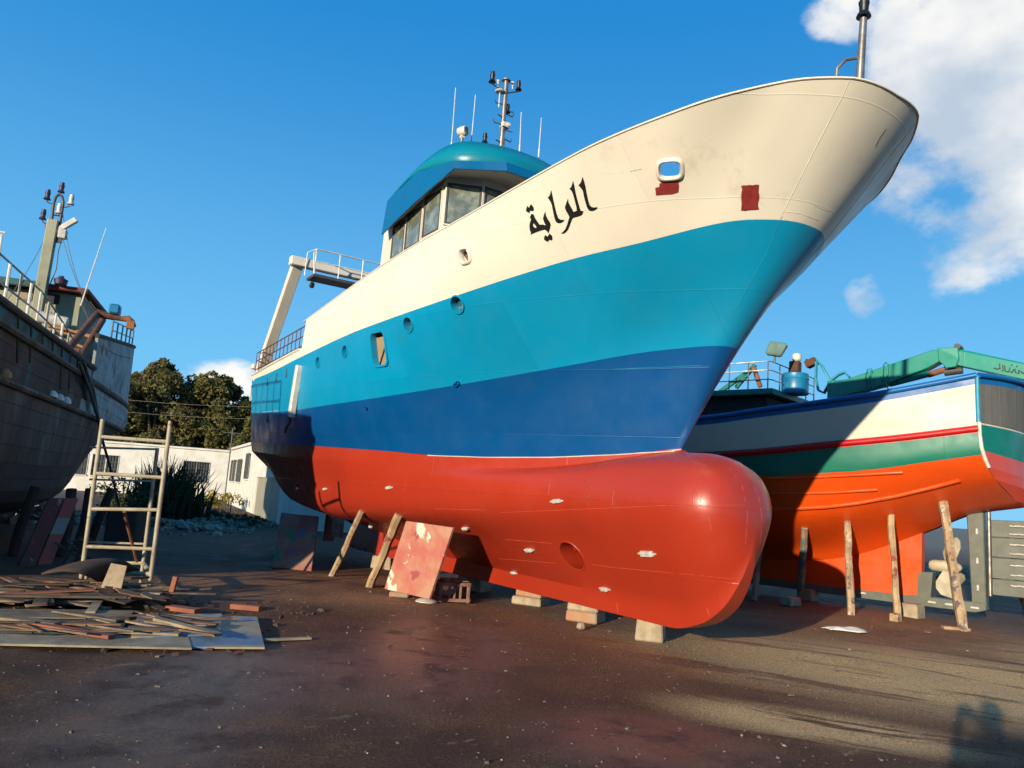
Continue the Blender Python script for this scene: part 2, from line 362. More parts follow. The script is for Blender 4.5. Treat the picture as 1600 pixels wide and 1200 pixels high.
# ------------------------------------------------------------------ ground
def ground_material():
    m, t, b = principled('yard_ground'); co = t.add('ShaderNodeTexCoord').outputs['Object']
    def blob(x, y, rx, ry, rot=0.0):
        v = t.mapping(co, (1, 1, 1), (0, 0, 0), (-x, -y, 0)); v = t.mapping(v, (1/rx, 1/ry, 0), (0, 0, 0)) if not rot else t.mapping(t.mapping(v, (1, 1, 0), (0, 0, -rot)), (1/rx, 1/ry, 0))
        n = t.add('ShaderNodeVectorMath', operation='LENGTH'); t.link(v, n.inputs[0]); return t.ramp(n.outputs['Value'], .35, 1.15, 1.0, 0.0)
    n_big = t.noise(co, .35, 6, .6); n_mid = t.noise(co, 1.6, 8, .65); n_fine = t.noise(co, 22, 8, .7); n_grit = t.noise(co, 120, 4, .7)
    asph = t.mix(t.ramp(n_mid, .35, .68), (.075, .042, .027), (.155, .084, .046))
    asph = t.mix(t.math('MULTIPLY', t.ramp(n_fine, .52, .72), .6), asph, (.23, .145, .09))
    asph = t.mix(t.math('MULTIPLY', t.ramp(n_grit, .62, .75), .7), asph, (.34, .25, .17))
    redz = t.math('MULTIPLY', t.math('MAXIMUM', blob(-.2, 8.6, 3.2, 2.6), blob(1.0, 6.6, 2.0, 1.6)), t.ramp(n_mid, .25, .6))
    c = t.mix(t.math('MULTIPLY', redz, .55), asph, (.175, .062, .034))
    brown = t.math('MULTIPLY', t.math('MAXIMUM', blob(4.8, 10.8, 5.8, 4.8), blob(-2.5, 12.5, 4.0, 2.5)), t.ramp(n_big, .25, .6))
    c = t.mix(t.math('MULTIPLY', brown, .8), c, (.37, .20, .105))
    # pale dust lying in drawn-out streaks where water has run
    st = t.mapping(t.mapping(co, (1, 1, 1), (0, 0, rad(27))), (.15, 1.0, 1))
    sn = t.noise(st, 2.3, 9, .68, .6); sn2 = t.noise(st, 7.0, 7, .65)
    sand = t.math('MAXIMUM', blob(5.0, 8.6, 4.0, 2.3, rad(-24)), t.math('MAXIMUM', blob(2.6, 6.4, 1.4, .6, rad(-24)), blob(9.5, 9.5, 4.0, 3.0)))
    sand = t.math('MULTIPLY', sand, t.ramp(t.math('ADD', t.math('MULTIPLY', sn, .7), t.math('MULTIPLY', sn2, .3)), .41, .49))
    c = t.mix(t.math('MULTIPLY', sand, .92), c, t.mix(n_fine, (.64, .40, .17), (.84, .58, .30)))
    # thin dusty scrapes elsewhere
    scr = t.math('MULTIPLY', t.ramp(t.noise(t.mapping(t.mapping(co, (1, 1, 1), (0, 0, rad(-35))), (.5, 1.6, 1)), 2.4, 9, .72), .60, .65), t.ramp(n_big, .4, .6))
    c = t.mix(t.math('MULTIPLY', scr, .55), c, (.42, .33, .22))
    far = t.add('ShaderNodeVectorMath', operation='LENGTH'); t.link(co, far.inputs[0])
    fm = t.ramp(far.outputs['Value'], 30, 80); c = t.mix(fm, c, (.26, .21, .15))
    grain = t.math('ADD', t.math('MULTIPLY', t.noise(co, 70, 5, .7), .6), t.math('MULTIPLY', t.noise(co, 260, 3, .6), .4))
    gm = t.ramp(grain, .36, .64, .2, 1.42); cc = t.add('ShaderNodeVectorMath', operation='SCALE'); t.link(c, cc.inputs[0]); t.link(gm, cc.inputs['Scale']); c = cc.outputs[0]
    t.link(c, b.inputs['Base Color'])
    wet = t.math('MAXIMUM', t.math('MAXIMUM', blob(-2.05, 6.6, 1.25, 1.9, rad(-20)), blob(-2.2, 5.0, 1.0, .8)), t.math('MAXIMUM', blob(1.15, 5.7, 1.0, .9), blob(-.65, 8.4, 1.1, 2.8)))
    wet = t.math('MULTIPLY', wet, t.ramp(n_mid, .33, .50)); wet = t.math('MULTIPLY', wet, t.math('SUBTRACT', 1.0, sand))
    dry = t.ramp(n_mid, .3, .7, .5, .85)
    r = t.math('ADD', t.math('MULTIPLY', dry, t.math('SUBTRACT', 1.0, wet)), t.math('MULTIPLY', wet, .27))
    t.link(r, b.inputs['Roughness'])
    t.val(b.inputs['Specular IOR Level'], t.math('ADD', .16, t.math('MULTIPLY', wet, .42)))
    bn = t.add('ShaderNodeBump', i_Distance=.02); t.val(bn.inputs['Strength'], t.math('SUBTRACT', 1.0, t.math('MULTIPLY', wet, .45)))
    hgt = t.math('ADD', t.math('MULTIPLY', n_fine, 1.1), t.math('ADD', t.math('MULTIPLY', n_grit, .6), t.math('MULTIPLY', grain, .7))); t.link(hgt, bn.inputs['Height'])
    bn2 = t.add('ShaderNodeBump', i_Distance=.05, i_Strength=.35); t.link(n_mid, bn2.inputs['Height']); t.link(bn2.outputs[0], bn.inputs['Normal'])
    t.link(bn.outputs[0], b.inputs['Normal'])
    return m
M['ground'] = ground_material()
def hill(x, y):
    z = .012*math.sin(x*1.3+.4*y)+.012*math.sin(y*1.7-.6*x+1)+.008*math.sin(3.1*x+2.2*y)
    return z
def axis(lo, hi, fine_lo, fine_hi, step):
    a = list(np.arange(fine_lo, fine_hi, step)); k = step; x = fine_lo
    while x > lo: k *= 1.35; x -= k; a.insert(0, x)
    k = step; x = a[-1]
    while x < hi: k *= 1.35; x += k; a.append(x)
    return a
gx = axis(-1500, 1500, -14, 16, .35); gy = axis(-1500, 1500, -3, 26, .35)
g = MB(); g.grid([[(x, y, hill(x, y) if abs(x) < 30 and abs(y) < 45 else -.0) for x in gx] for y in gy])
tag(g.build('ground', M['ground'], origin=(0, 0, 0), smooth=80), kind='structure')

# ================================================================== the blue and white trawler
A1 = rad(-33); U1 = (math.sin(A1), math.cos(A1))      # aft direction
boat = thing('fishing_trawler', 'large blue, turquoise and white steel trawler with red bulbous bow', 'fishing boat', tuple(EYEP+(Vector((2.0, 9.95, 0))-EYEP)*.95), U1, scale=.95)
# rails, in the boat's own frame: (s aft, t to port, z)
STERN = 11.6
R_sheer = [(-3.15, 0, 5.94), (-3.145, .2, 5.945), (-3.11, .4, 5.95), (-3.03, .61, 5.95), (-2.77, .96, 5.925), (-2.5, 1.21, 5.88), (-2.14, 1.54, 5.78), (-1.75, 1.77, 5.69), (-1.11, 2.0, 5.6), (-.46, 2.16, 5.5), (1.22, 2.38, 5.28), (3.8, 2.48, 5.11), (7.63, 2.47, 4.76), (9.5, 2.42, 4.62), (STERN, 2.34, 4.6)]
R_wt = [(-2.16, 0, 4.80), (-2.15, .15, 4.80), (-2.10, .31, 4.80), (-1.99, .49, 4.795), (-1.78, .73, 4.78), (-1.48, .955, 4.73), (-.84, 1.31, 4.61), (-.06, 1.63, 4.53), (.87, 1.94, 4.41), (2.07, 2.21, 4.29), (3.77, 2.4, 4.2), (5.23, 2.46, 4.15), (7.47, 2.49, 4.03), (9.6, 2.42, 3.96), (STERN, 2.32, 3.96)]
R_tb = [(-1.13, 0, 3.56), (-1.115, .09, 3.56), (-1.03, .19, 3.56), (-.78, .32, 3.555), (-.15, .61, 3.51), (.63, 1.0, 3.39), (1.57, 1.38, 3.27), (2.71, 1.75, 3.16), (4.14, 2.12, 3.06), (5.8, 2.35, 3.01), (8.18, 2.41, 3.01), (10, 2.36, 3.08), (STERN-.1, 2.27, 3.16)]
R_wl = [(-.34, 0, 2.36), (-.3, .04, 2.355), (.32, .31, 2.27), (1.02, .61, 2.22), (2.0, 1.0, 2.18), (3.16, 1.41, 2.165), (4.62, 1.82, 2.22), (6.8, 2.15, 2.3), (8.78, 2.27, 2.38), (10.2, 2.24, 2.43), (STERN, 2.17, 2.46)]
fr = np.r_[np.linspace(0, .06, 9), np.linspace(.06, 1, 112)[1:]]
def swap(P): return np.array(P)
rails = [spline(R, fr) for R in (R_sheer, R_wt, R_tb, R_wl)]
low = rails[1].copy(); low[:, 2] += .16                                    # top of the low after bulwark
low[:, :2] = rails[1][:, :2] + (rails[0][:, :2]-rails[1][:, :2])*.14
def between(i, k):
    """vertical Catmull-Rom between consecutive rails"""
    ctrl = [rails[0]*2-rails[1]]+rails+[2*rails[3]-rails[2]*1.0]
    return cr(ctrl[i], ctrl[i+1], ctrl[i+2], ctrl[i+3], k)
rows = []; rowmat = []
for i, nsub in ((0, 8), (1, 8), (2, 8)):
    for k in range(nsub): rows.append(between(i, k/nsub)); rowmat.append(i)
rows.append(rails[3])
bm = bmesh.new(); VS = {}
for side in (1, -1):
    for r, row in enumerate(rows):
        for c_, p in enumerate(row):
            if side == -1 and c_ == 0: VS[(side, r, c_)] = VS[(1, r, 0)]; continue
            VS[(side, r, c_)] = bm.verts.new((p[0], p[1]*side, p[2]))
for side in (1, -1):
    for r in range(len(rows)-1):
        for c_ in range(len(fr)-1):
            q = [VS[(side, r, c_)], VS[(side, r, c_+1)], VS[(side, r+1, c_+1)], VS[(side, r+1, c_)]]
            f = bm.faces.new(q if side == 1 else q[::-1]); f.material_index = rowmat[r]
last = len(fr)-1                                                          # transom
for r in range(len(rows)-1):
    f = bm.faces.new([VS[(1, r, last)], VS[(-1, r, last)], VS[(-1, r+1, last)], VS[(1, r+1, last)]]); f.material_index = rowmat[r]
# the plating steps down at s = 7.63: cut and remove what stands above the after bulwark
def near_geom(bm, fn):
    fs = [f for f in bm.faces if fn(f)]
    return list({v for f in fs for v in f.verts})+list({e for f in fs for e in f.edges})+fs
bmesh.ops.bisect_plane(bm, geom=near_geom(bm, lambda f: f.material_index == 0 and any(7.0 < v.co.x < 8.3 for v in f.verts)), plane_co=(7.63, 0, 0), plane_no=(1, 0, .04))
bmesh.ops.bisect_plane(bm, geom=near_geom(bm, lambda f: f.material_index == 0 and f.calc_center_median().x > 7.5), plane_co=(9.6, 0, 4.14), plane_no=(.03, 0, 1))
kill = [f for f in bm.faces if f.material_index == 0 and f.calc_center_median().x+.04*(f.calc_center_median().z) > 7.64 and (f.calc_center_median().z-4.14)+.03*(f.calc_center_median().x-9.6) > 0]
bmesh.ops.delete(bm, geom=kill, context='FACES')
def bm_bvh(bm):
    Mx = ROOTM[boat.name]; bm.verts.ensure_lookup_table(); bm.verts.index_update()
    return BVHTree.FromPolygons([Mx @ v.co for v in bm.verts], [[v.index for v in f.verts] for f in bm.faces])
def cut_hole(bm, tree, px, py, half_s, half_z, nside):
    """cut a polygonal opening centred on the sight line; returns centre, normal, tangent, upward axis in the boat frame"""
    l, n = hit(tree, px, py); Mi = ROOTM[boat.name].inverted(); c0 = Mi @ l; n = (Mi.to_3x3() @ n).normalized()
    tz = (Vector((0, 0, 1))-n*n.z).normalized(); tx = tz.cross(n).normalized()
    R = max(half_s, half_z)*1.6+.1
    if nside == 4: planes = [(tx, half_s), (-tx, half_s), (tz, half_z), (-tz, half_z)]
    else: planes = [(tx*math.cos(a)*half_z/half_s+tz*math.sin(a), half_z) for a in (2*math.pi*k/nside for k in range(nside))]
    for nn, d in planes:
        L = nn.length
        geom = near_geom(bm, lambda f: (f.calc_center_median()-c0).length < R+.15)
        bmesh.ops.bisect_plane(bm, geom=geom, plane_co=c0+nn/L*(d/L), plane_no=nn/L)
    kill = []
    for f in bm.faces:
        q = f.calc_center_median()-c0
        if q.length < R and abs(q.dot(n)) < .3 and all(q.dot(nn/nn.length) < d/nn.length+1e-5 for nn, d in planes): kill.append(f)
    bmesh.ops.delete(bm, geom=kill, context='FACES')
    return c0, n, tx, tz
tree0 = bm_bvh(bm)
def frame_pts(c0, tx, tz, hs, hz, n=32, power=4.0, off=Vector((0, 0, 0))):
    P = []
    for k in range(n):
        a = 2*math.pi*k/n; ca, sa = math.cos(a), math.sin(a)
        r = (abs(ca)**power+abs(sa)**power)**(-1/power); P.append(c0+tx*(hs*r*ca)+tz*(hz*r*sa)+off)
    return P
def ring(mb, c0, n, tx, tz, prof, power, nseg=28, close=False):
    """lofted opening: prof = [(half_s, half_z, offset along normal)]"""
    G = [frame_pts(c0, tx, tz, a, b_, nseg, power, n*o) for a, b_, o in prof]
    G = [g_+[g_[0]] for g_ in G]; mb.grid(G)
    if close: mb.add(G[-1][:-1], [tuple(range(nseg))])
holes = []
holes.append(('fair', cut_hole(bm, tree0, 1047, 265, .112, .088, 4), .112, .088))
holes.append(('fair2', cut_hole(bm, tree0, 727, 400, .085, .085, 4), .085, .085))
holes.append(('hatch', cut_hole(bm, tree0, 592, 545, .20, .26, 4), .20, .26))
for (px, py, r) in ((714.5, 476, .112), (638, 507, .105), (539, 549, .095), (497, 566, .09)):
    holes.append(('port', cut_hole(bm, tree0, px, py, r, r, 14), r, r))
me = bpy.data.meshes.new('hull'); bm.to_mesh(me); bm.free()
hull = link_mesh('hull', me, [M['white'], M['turq'], M['navy']], boat)
me.polygons.foreach_set('use_smooth', [True]*len(me.polygons)); me.set_sharp_from_angle(angle=rad(38))
for kind, (c0, n, tx, tz), hs, hz in holes:
    if kind in ('fair', 'fair2'):
        mb = MB(); e = .042 if kind == 'fair' else .035
        ring(mb, c0, n, tx, tz, [(hs-.005, hz-.005, -.05), (hs-.012, hz-.012, .0), (hs+.01, hz+.01, .035), (hs+e*.7, hz+e*.7, .03), (hs+e, hz+e, .002)], 3.6)
        mb.build('fairlead_frame', M['white'], hull, smooth=60)
        if kind == 'fair2':
            mb = MB(); mb.box(c0-n*.16, (.012, .3, .012), Matrix((n, tx, tz)).transposed()); mb.beam(c0-n*.08-tx*.12+tz*.1, c0-n*.08+tx*.02-tz*.12, .05, .03, n); mb.build('bracket', M['rustpaint'], hull)
    elif kind == 'hatch':
        mb = MB(); ring(mb, c0, n, tx, tz, [(hs+.035, hz+.035, .004), (hs+.03, hz+.03, .018), (hs-.003, hz-.003, .018), (hs-.004, hz-.004, -.14)], 9)
        hf = mb.build('hatch_frame', M['turq'], hull, smooth=40)
        mb = MB(); R = Matrix((tx, tz, n)).transposed()
        mb.box(c0-n*.10-tz*.04, (hs*2+.02, hz*2-.06, .015), R); mb.build('plywood_cover', M['ply'], hull)
        mb = MB(); mb.beam(c0-n*.075-tx*.15-tz*.24, c0-n*.075+tx*.17+tz*.14, .014, .018, n); mb.build('strap', M['darksteel'], hull)
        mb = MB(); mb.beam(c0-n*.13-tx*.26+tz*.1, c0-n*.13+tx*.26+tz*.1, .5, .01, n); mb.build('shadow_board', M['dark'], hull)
    else:
        mb = MB(); ring(mb, c0, n, tx, tz, [(hs+.026, hz+.026, .003), (hs+.022, hz+.022, .016), (hs+.004, hz+.004, .016), (hs-.004, hz-.004, -.10)], 2.0)
        p = mb.build('porthole', M['turq'], hull, smooth=40)
        mb = MB(); mb.add(frame_pts(c0, tx, tz, hs, hz, 24, 2.0, -n*.095), [tuple(range(24))]); mb.build('porthole_glass', M['portglass'], hull)
# deck, bulwark inside and capping rail
mb = MB(); dk = rails[1].copy(); dk[:, 2] += .06
G = [[(p[0], p[1]*k*.93, p[2]+(.03 if abs(k) < .6 else 0)) for k in (1, .5, 0, -.5, -1)] for p in dk[9::3]]
mb.grid(G); mb.build('deck', M['deck'], boat, smooth=60)
capn = int(np.searchsorted(rails[0][:, 0], 7.62, 'left'))
mb = MB(); cap = [tuple(p) for p in rails[0][5:] if p[0] < 7.63]; cap = [(p[0], p[1], p[2]) for p in rails[0][:1]]+[tuple(p) for p in rails[0][1:] if p[0] < 7.63]
star = [(p[0], -p[1], p[2]) for p in cap[1:]]
mb.tube(star[::-1]+cap, .013, 6); mb.build('bulwark_rail', M['white'], boat, smooth=50)
mb = MB(); aft = [(p[0], p[1]*1.003, 4.14-.03*(p[0]-9.6)) for p in low if p[0] > 7.6]
mb.tube(aft, .025, 6); mb.build('bulwark_rail', M['white'], boat, smooth=50)
mb = MB(); mb.tube([(p[0], -p[1], p[2]) for p in aft], .025, 6); mb.build('bulwark_rail', M['white'], boat, smooth=50)

# --- underwater body and bulb
fz_top = pw([(-1.50, 1.50), (-1.475, 1.76), (-1.38, 2.02), (-1.18, 2.21), (-.81, 2.295), (-.34, 2.315)])
fz_bot = pw([(-1.50, 1.36), (-1.48, 1.14), (-1.38, .84), (-1.17, .52), (-.85, .30), (-.4, .19), (STERN, .19)])
wlT = pw([(p[0], p[1], p[2]) for p in R_wl])
P1 = pw([(-.34, .02, 2.335), (.3, .31, 2.23), (1, .60, 2.11), (2, .99, 2.02), (3.5, 1.52, 1.99), (6, 2.08, 2.06), (9, 2.29, 2.15), (STERN, 2.12, 2.26)])
P2 = pw([(-.8, .50, 2.10), (-.34, .55, 2.10), (1, .85, 1.95), (2, 1.14, 1.85), (3.5, 1.52, 1.74), (6, 1.98, 1.72), (9, 2.12, 1.80), (STERN, 1.85, 2.03)])
P3 = pw([(-.76, .70, 1.64), (.68, .85, 1.53), (1.92, 1.04, 1.42), (3.29, 1.34, 1.30), (5, 1.62, 1.19), (7, 1.78, 1.10), (9, 1.80, 1.20), (STERN, 1.45, 1.74)])
P4 = pw([(-.76, .50, 1.02), (1, .54, .98), (2.2, .62, .95), (4, .76, .89), (7, .82, .84), (9, .86, 1.0), (STERN, .72, 1.62)])
P5 = pw([(-.76, .19, .47), (0, .18, .44), (2.5, .16, .44), (5, .15, .46), (7, .14, .56), (9, .13, .80), (STERN, .12, 1.54)])
def section(s):
    """list of (t, z) from the waterline down to the keel for one side"""
    s0 = max(s, -.76)
    top = (0.0, fz_top(s)) if s < -.34 else tuple(wlT(s))
    if s < -.34: p1 = (.12 if s > -.8 else .12, fz_top(max(s, -.8))-.012)
    else: p1 = tuple(P1(s))
    body = [p1, tuple(P2(s0)), tuple(P3(s0)), tuple(P4(s0)), tuple(P5(s0))]
    zb = .20 if s < 8.6 else .20
    body += [(.145, fz_bot(s0)+.01 if s < 0 else .20)]
    pts = [top]+body
    if s < -.76:
        zt0, zb0 = fz_top(-.76), fz_bot(-.76); zt, zb_ = fz_top(s), fz_bot(s)
        e = max(0.0, 1-((-.76-s)/(1.50-.76))**2.5)**.46
        pts = [(t_*e, zb_+(z-zb0)/(zt0-zb0)*(zt-zb_)) for i, (t_, z) in enumerate(pts)]; pts[0] = (0, zt)
    return pts
ss = list(-.76-(1.50-.76)*np.sin(np.linspace(math.pi/2, 0, 14)))+list(np.linspace(-.66, -.34, 5))+list(np.linspace(-.22, 3, 26))+list(np.linspace(3.2, STERN, 34))
sub_n = [3, 5, 5, 5, 5, 2]
G = []
for s in ss:
    P = section(s); Q = []
    arr = np.array(P); ext = np.vstack([2*arr[0]-arr[1], arr, 2*arr[-1]-arr[-2]])
    for i in range(len(P)-1):
        for k in range(sub_n[i]):
            # the top edge, the crease and the keel bar stay knuckles; the bilge between them is rounded
            u_ = k/sub_n[i]
            if i in (0, 5): q = arr[i]*(1-u_)+arr[i+1]*u_
            else:
                a = ext[i] if i not in (1,) else 2*arr[1]-arr[2]
                d = ext[i+3] if i != 4 else 2*arr[5]-arr[4]
                q = cr(a, arr[i], arr[i+1], d, u_)
            Q.append((s, q[0], q[1]))
    Q.append((s, arr[-1][0], arr[-1][1])); Q.append((s, 0, arr[-1][1]-.004)); G.append(Q)
mb = MB(); mb.grid(G); mb.grid([[(p[0], -p[1], p[2]) for p in row] for row in G], flip=True)
st = G[-1]; mb.add([*st, *[(p[0], -p[1], p[2]) for p in st[::-1]]], [tuple(range(2*len(st)))])
bmm = bmesh.new(); me = bpy.data.meshes.new('underwater_hull'); me.from_pydata(mb.v, [], mb.f); bmm.from_mesh(me)
bmesh.ops.remove_doubles(bmm, verts=bmm.verts, dist=.002); bmesh.ops.recalc_face_normals(bmm, faces=bmm.faces)
# after end: the keel bar stops at the stern frame
kill = [f for f in bmm.faces if f.calc_center_median().x > 9.6 and f.calc_center_median().z < .9 and abs(f.calc_center_median().y) < .16]
bmesh.ops.delete(bmm, geom=kill, context='FACES')
tree0 = bm_bvh(bmm)
thr = cut_hole(bmm, tree0, 894, 868, .215, .215, 16)
bmm.to_mesh(me); bmm.free()
under = link_mesh('underwater_hull', me, M['red'], boat)
me.polygons.foreach_set('use_smooth', [True]*len(me.polygons)); me.set_sharp_from_angle(angle=rad(30))
c0, n, tx, tz = thr
mb = MB(); yv = Vector((0, 1, 0)); inn = -yv
ring(mb, c0, n, tx, tz, [(.245, .245, .004), (.235, .235, .014), (.215, .215, .010)], 2.0, 32)
G = [frame_pts(c0, tx, tz, .215, .215, 32, 2.0, n*.008)]; G.append([p-yv*.55 for p in G[0]]); G = [g_+[g_[0]] for g_ in G]; mb.grid(G)
tt = mb.build('thruster_tunnel', M['red'], under, smooth=40)
mb = MB(); mb.add([p-yv*.5 for p in frame_pts(c0, tx, tz, .215, .215, 32)], [tuple(range(32))]); mb.build('tunnel_end', M['maroon'], under)
for a, b_ in ((-.15, .08), (-.06, -.03), (.04, -.08), (.13, -.14)):
    mb = MB(); mb.box(c0-n*.12+tx*a*.8+tz*(b_+.05), (.03, .03, .03), Matrix((tx, tz, n)).transposed()); mb.build('tunnel_bolt', M['red'], under)
# stern gear: sternpost, skeg, propeller and rudder behind the shores
mb = MB(); mb.plate([(9.5, 0, .2), (9.9, 0, .2), (9.75, 0, 1.1), (9.3, 0, 1.05)], .2); mb.build('sternpost', M['red'], boat)
mb = MB(); mb.plate([(10.75, 0, .35), (11.35, 0, .35), (11.35, 0, 1.55), (10.8, 0, 1.55)], .08); mb.build('rudder', M['red'], boat)

BV = bvh_world([hull, under])
def to_local(root, p): return ROOTM[root.name].inverted() @ p
def decal(name, loops, mats, parent, root, off=.006, tree=None, cuts=2, smooth=None):
    """paint mark: an outline traced on the hull, laid on its surface"""
    tree = tree or BV; L3 = []
    for lp in loops:
        q = []
        for x, y in lp:
            l, n = hit(tree, x, y)
            if l is None: continue
            q.append(l)
        L3.append(q)
    flat = [p for q in L3 for p in q]; b2 = bmesh.new(); vs = [b2.verts.new(p) for p in flat]
    for t in tessellate_polygon([[Vector((x, y, 0)) for x, y in lp] for lp in loops]):
        try: b2.faces.new([vs[i] for i in t])
        except ValueError: pass
    for _ in range(cuts):
        bmesh.ops.subdivide_edges(b2, edges=[e for e in b2.edges if e.calc_length() > .08], cuts=1); bmesh.ops.triangulate(b2, faces=b2.faces)
    Mi = ROOTM[root.name].inverted()
    for v in b2.verts:
        l, n, i, d = tree.find_nearest(v.co); n = -n if n.dot(EYEP-l) < 0 else n; v.co = Mi @ (l+n*off)
    bmesh.ops.recalc_face_normals(b2, faces=b2.faces)
    me = bpy.data.meshes.new(name); b2.to_mesh(me); b2.free(); return link_mesh(name, me, mats, parent)
def seam(name, pts, r, m, parent=None, step=14):
    P = []
    for (x0, y0), (x1, y1) in zip(pts[:-1], pts[1:]):
        k = max(1, int(math.hypot(x1-x0, y1-y0)/step))
        for i in range(k): P.append((x0+(x1-x0)*i/k, y0+(y1-y0)*i/k))
    P.append(pts[-1]); Q = []
    for x, y in P:
        l, n = hit(BV, x, y)
        if l is not None: Q.append(to_local(boat, l-n*r*.35))
    if len(Q) > 1: mb = MB(); mb.tube(Q, r, 5); return mb.build(name, m, parent or hull, smooth=60)
# the ship's name
Z = lambda L: [(800+x/10, 270+y/10) for x, y in L]
letters = [
 [[(1105,60),(1128,130),(1150,215),(1165,300),(1190,420),(1215,500),(1250,535),(1300,540),(1335,530),(1330,560),(1290,585),(1245,597),(1205,585),(1175,540),(1150,460),(1125,360),(1110,280),(1085,245),(1040,190),(1065,170),(1085,130)]],
 [[(955,120),(975,190),(990,280),(1010,370),(1035,460),(1060,545),(1075,590),(1118,597),(1105,640),(1080,665),(1020,685),(950,705),(930,750),(905,820),(880,880),(850,920),(810,948),(765,945),(800,920),(835,880),(860,820),(880,750),(900,690),(880,650),(845,590),(828,540),(850,470),(878,400),(885,460),(915,520),(950,580),(965,610),(1015,588),(1010,540),(985,440),(955,330),(935,285),(900,245),(925,225),(945,170)]],
 [[(615,265),(632,340),(650,430),(680,560),(700,640),(725,705),(760,730),(820,735),(810,755),(770,780),(725,787),(690,765),(670,720),(650,630),(625,500),(605,450),(560,385),(585,365),(600,330)]],
 [[(525,600),(532,660),(560,720),(595,770),(608,810),(595,870),(570,945),(545,905),(510,885),(440,905),(360,935),(290,965),(300,935),(280,890),(275,820),(285,770),(300,735),(283,690),(310,635),(345,655),(360,700),(400,760),(435,810),(480,805),(530,820),(505,770),(488,715),(500,660)],
  [(340,785),(330,815),(345,845),(370,862),(390,850),(365,815)]],
 [[(245,510),(268,545),(300,485),(335,530),(345,560),(335,600),(290,590),(270,630),(225,600),(222,570)]],
 [[(520,970),(560,995),(590,945),(630,985),(635,1030),(625,1055),(580,1045),(565,1080),(505,1045),(505,1005)]]]
for lp in letters: decal('name_letter', [Z(l) for l in lp], M['black'], hull, boat, .005)
def rough_rect(x0, y0, x1, y1, sk=0, j=2.0):
    P = []; r_ = random.Random(int(x0))
    for k in range(9): P.append((x0+(x1-x0)*k/8, y0+sk*k/8+r_.uniform(-.6, .6)))
    for k in range(1, 7): P.append((x1+r_.uniform(-j, .6), y0+sk+(y1-y0)*k/7))
    for k in range(9): P.append((x1-(x1-x0)*k/8, y1+sk*(1-k/8)+r_.uniform(-.6, .6)))
    for k in range(1, 7): P.append((x0+r_.uniform(-.6, j), y1-(y1-y0)*k/7))
    return P
decal('primer_patch', [rough_rect(1158, 290, 1186, 329, -2)], M['maroon'], hull, boat)
decal('primer_patch', [[(1024,293),(1030,292),(1031,286),(1045,284),(1060,282),(1061,290),(1060,300),(1050,303),(1036,304),(1025,305)]], M['maroon'], hull, boat)
# weld seams
seam('weld_seam', [(1328,124),(1317,150),(1280,220),(1245,290),(1222,335)], .006, M['seam'])
seam('weld_seam', [(1222,338),(1200,390),(1168,450),(1140,500)], .004, M['seamtq'])
seam('weld_seam', [(1222,330),(1250,333),(1278,344),(1298,357)], .006, M['seam'])
seam('weld_seam', [(1432,190),(1400,232),(1350,298),(1300,362),(1240,436),(1190,498)], .006, M['seam'])
seam('weld_seam', [(940,272),(975,269)], .003, M['seam']); seam('scratch', [(985,268),(1003,264)], .003, M['darksteel'])
seam('scratch', [(1384,202),(1375,215),(1368,229)], .006, M['darksteel'])
seam('weld_seam', [(455,636),(550,622)], .003, M['seamtq']); seam('weld_seam', [(960,577),(1095,571)], .004, M['seamtq'])
seam('weld_seam', [(668,711.5),(760,714.5),(860,714.5),(960,710.5),(1055,704.5)], .009, M['seam'], under)
seam('weld_seam', [(411,644),(452,640)], .006, M['seam'])
for L in ([(782,801),(900,796),(1038,790),(1165,789)], [(925,882),(960,887),(1080,898),(1160,906)], [(790,843),(862,849)], [(780,873),(868,880)], [(918,790),(921,775),(925,760)], [(957,790),(957,778),(960,766)], [(1094,786),(1096,775),(1100,765)],
          [(1106,793),(1108,812),(1112,830)], [(1165,850),(1168,800),(1160,760),(1140,732)], [(1188,850),(1191,810),(1186,780),(1172,745)], [(964,942),(965,956)], [(1104,950),(1109,962)], [(632,800),(633,760),(636,742)], [(680,795),(760,797)]):
    seam('weld_seam', L, .004, M['seamred'], under)
# sacrificial anodes
for (x, y, L, W) in ((870,783,.15,.06),(827,859,.17,.055),(803,895,.11,.05),(945,920,.15,.055),(1011,865,.22,.075),(727,825,.13,.055),(608,762,.12,.06),(508,764,.10,.05),(579,822,.1,.05),(465,763,.06,.05)):
    l, n = hit(BV, x, y)
    if l is None: continue
    c = to_local(boat, l); nl = (ROOTM[boat.name].inverted().to_3x3() @ n).normalized()
    ax = Vector((1, 0, -.08)); ax = (ax-nl*ax.dot(nl)).normalized(); zz = nl.cross(ax)
    R = Matrix((ax, zz, nl)).transposed(); mb = MB(); mb.box(c+nl*.018, (L, W, .045), R, taper=.82)
    a_ = mb.build('anode', M['zinc'], under, bevel=.008)
    mb = MB(); mb.box(c+nl*.004, (L+.09, .02, .008), R); mb.build('anode_strap', M['zinc'], under)
# small bolts and overboard pipes along the topsides
for (x, y) in ((713,601),(573,637),(716,598)):
    l, n = hit(BV, x, y); c = to_local(boat, l); nl = (ROOTM[boat.name].inverted().to_3x3() @ n)
    mb = MB(); mb.lathe(c-nl*.01, nl, [(.035, 0), (.035, .04), (.022, .04), (.02, .005)], 12); mb.build('overboard_pipe', M['navy'], hull, smooth=40)
for (x, y) in ((432,590),(448,583),(418,597),(418,653)):     # freeing ports under the after rail
    l, n = hit(BV, x, y)
    if l is None: continue
    c = to_local(boat, l); nl = (ROOTM[boat.name].inverted().to_3x3() @ n)
    mb = MB(); mb.box(c, (.05, .02, .19)); mb.build('scupper', M['darksteel'], hull)
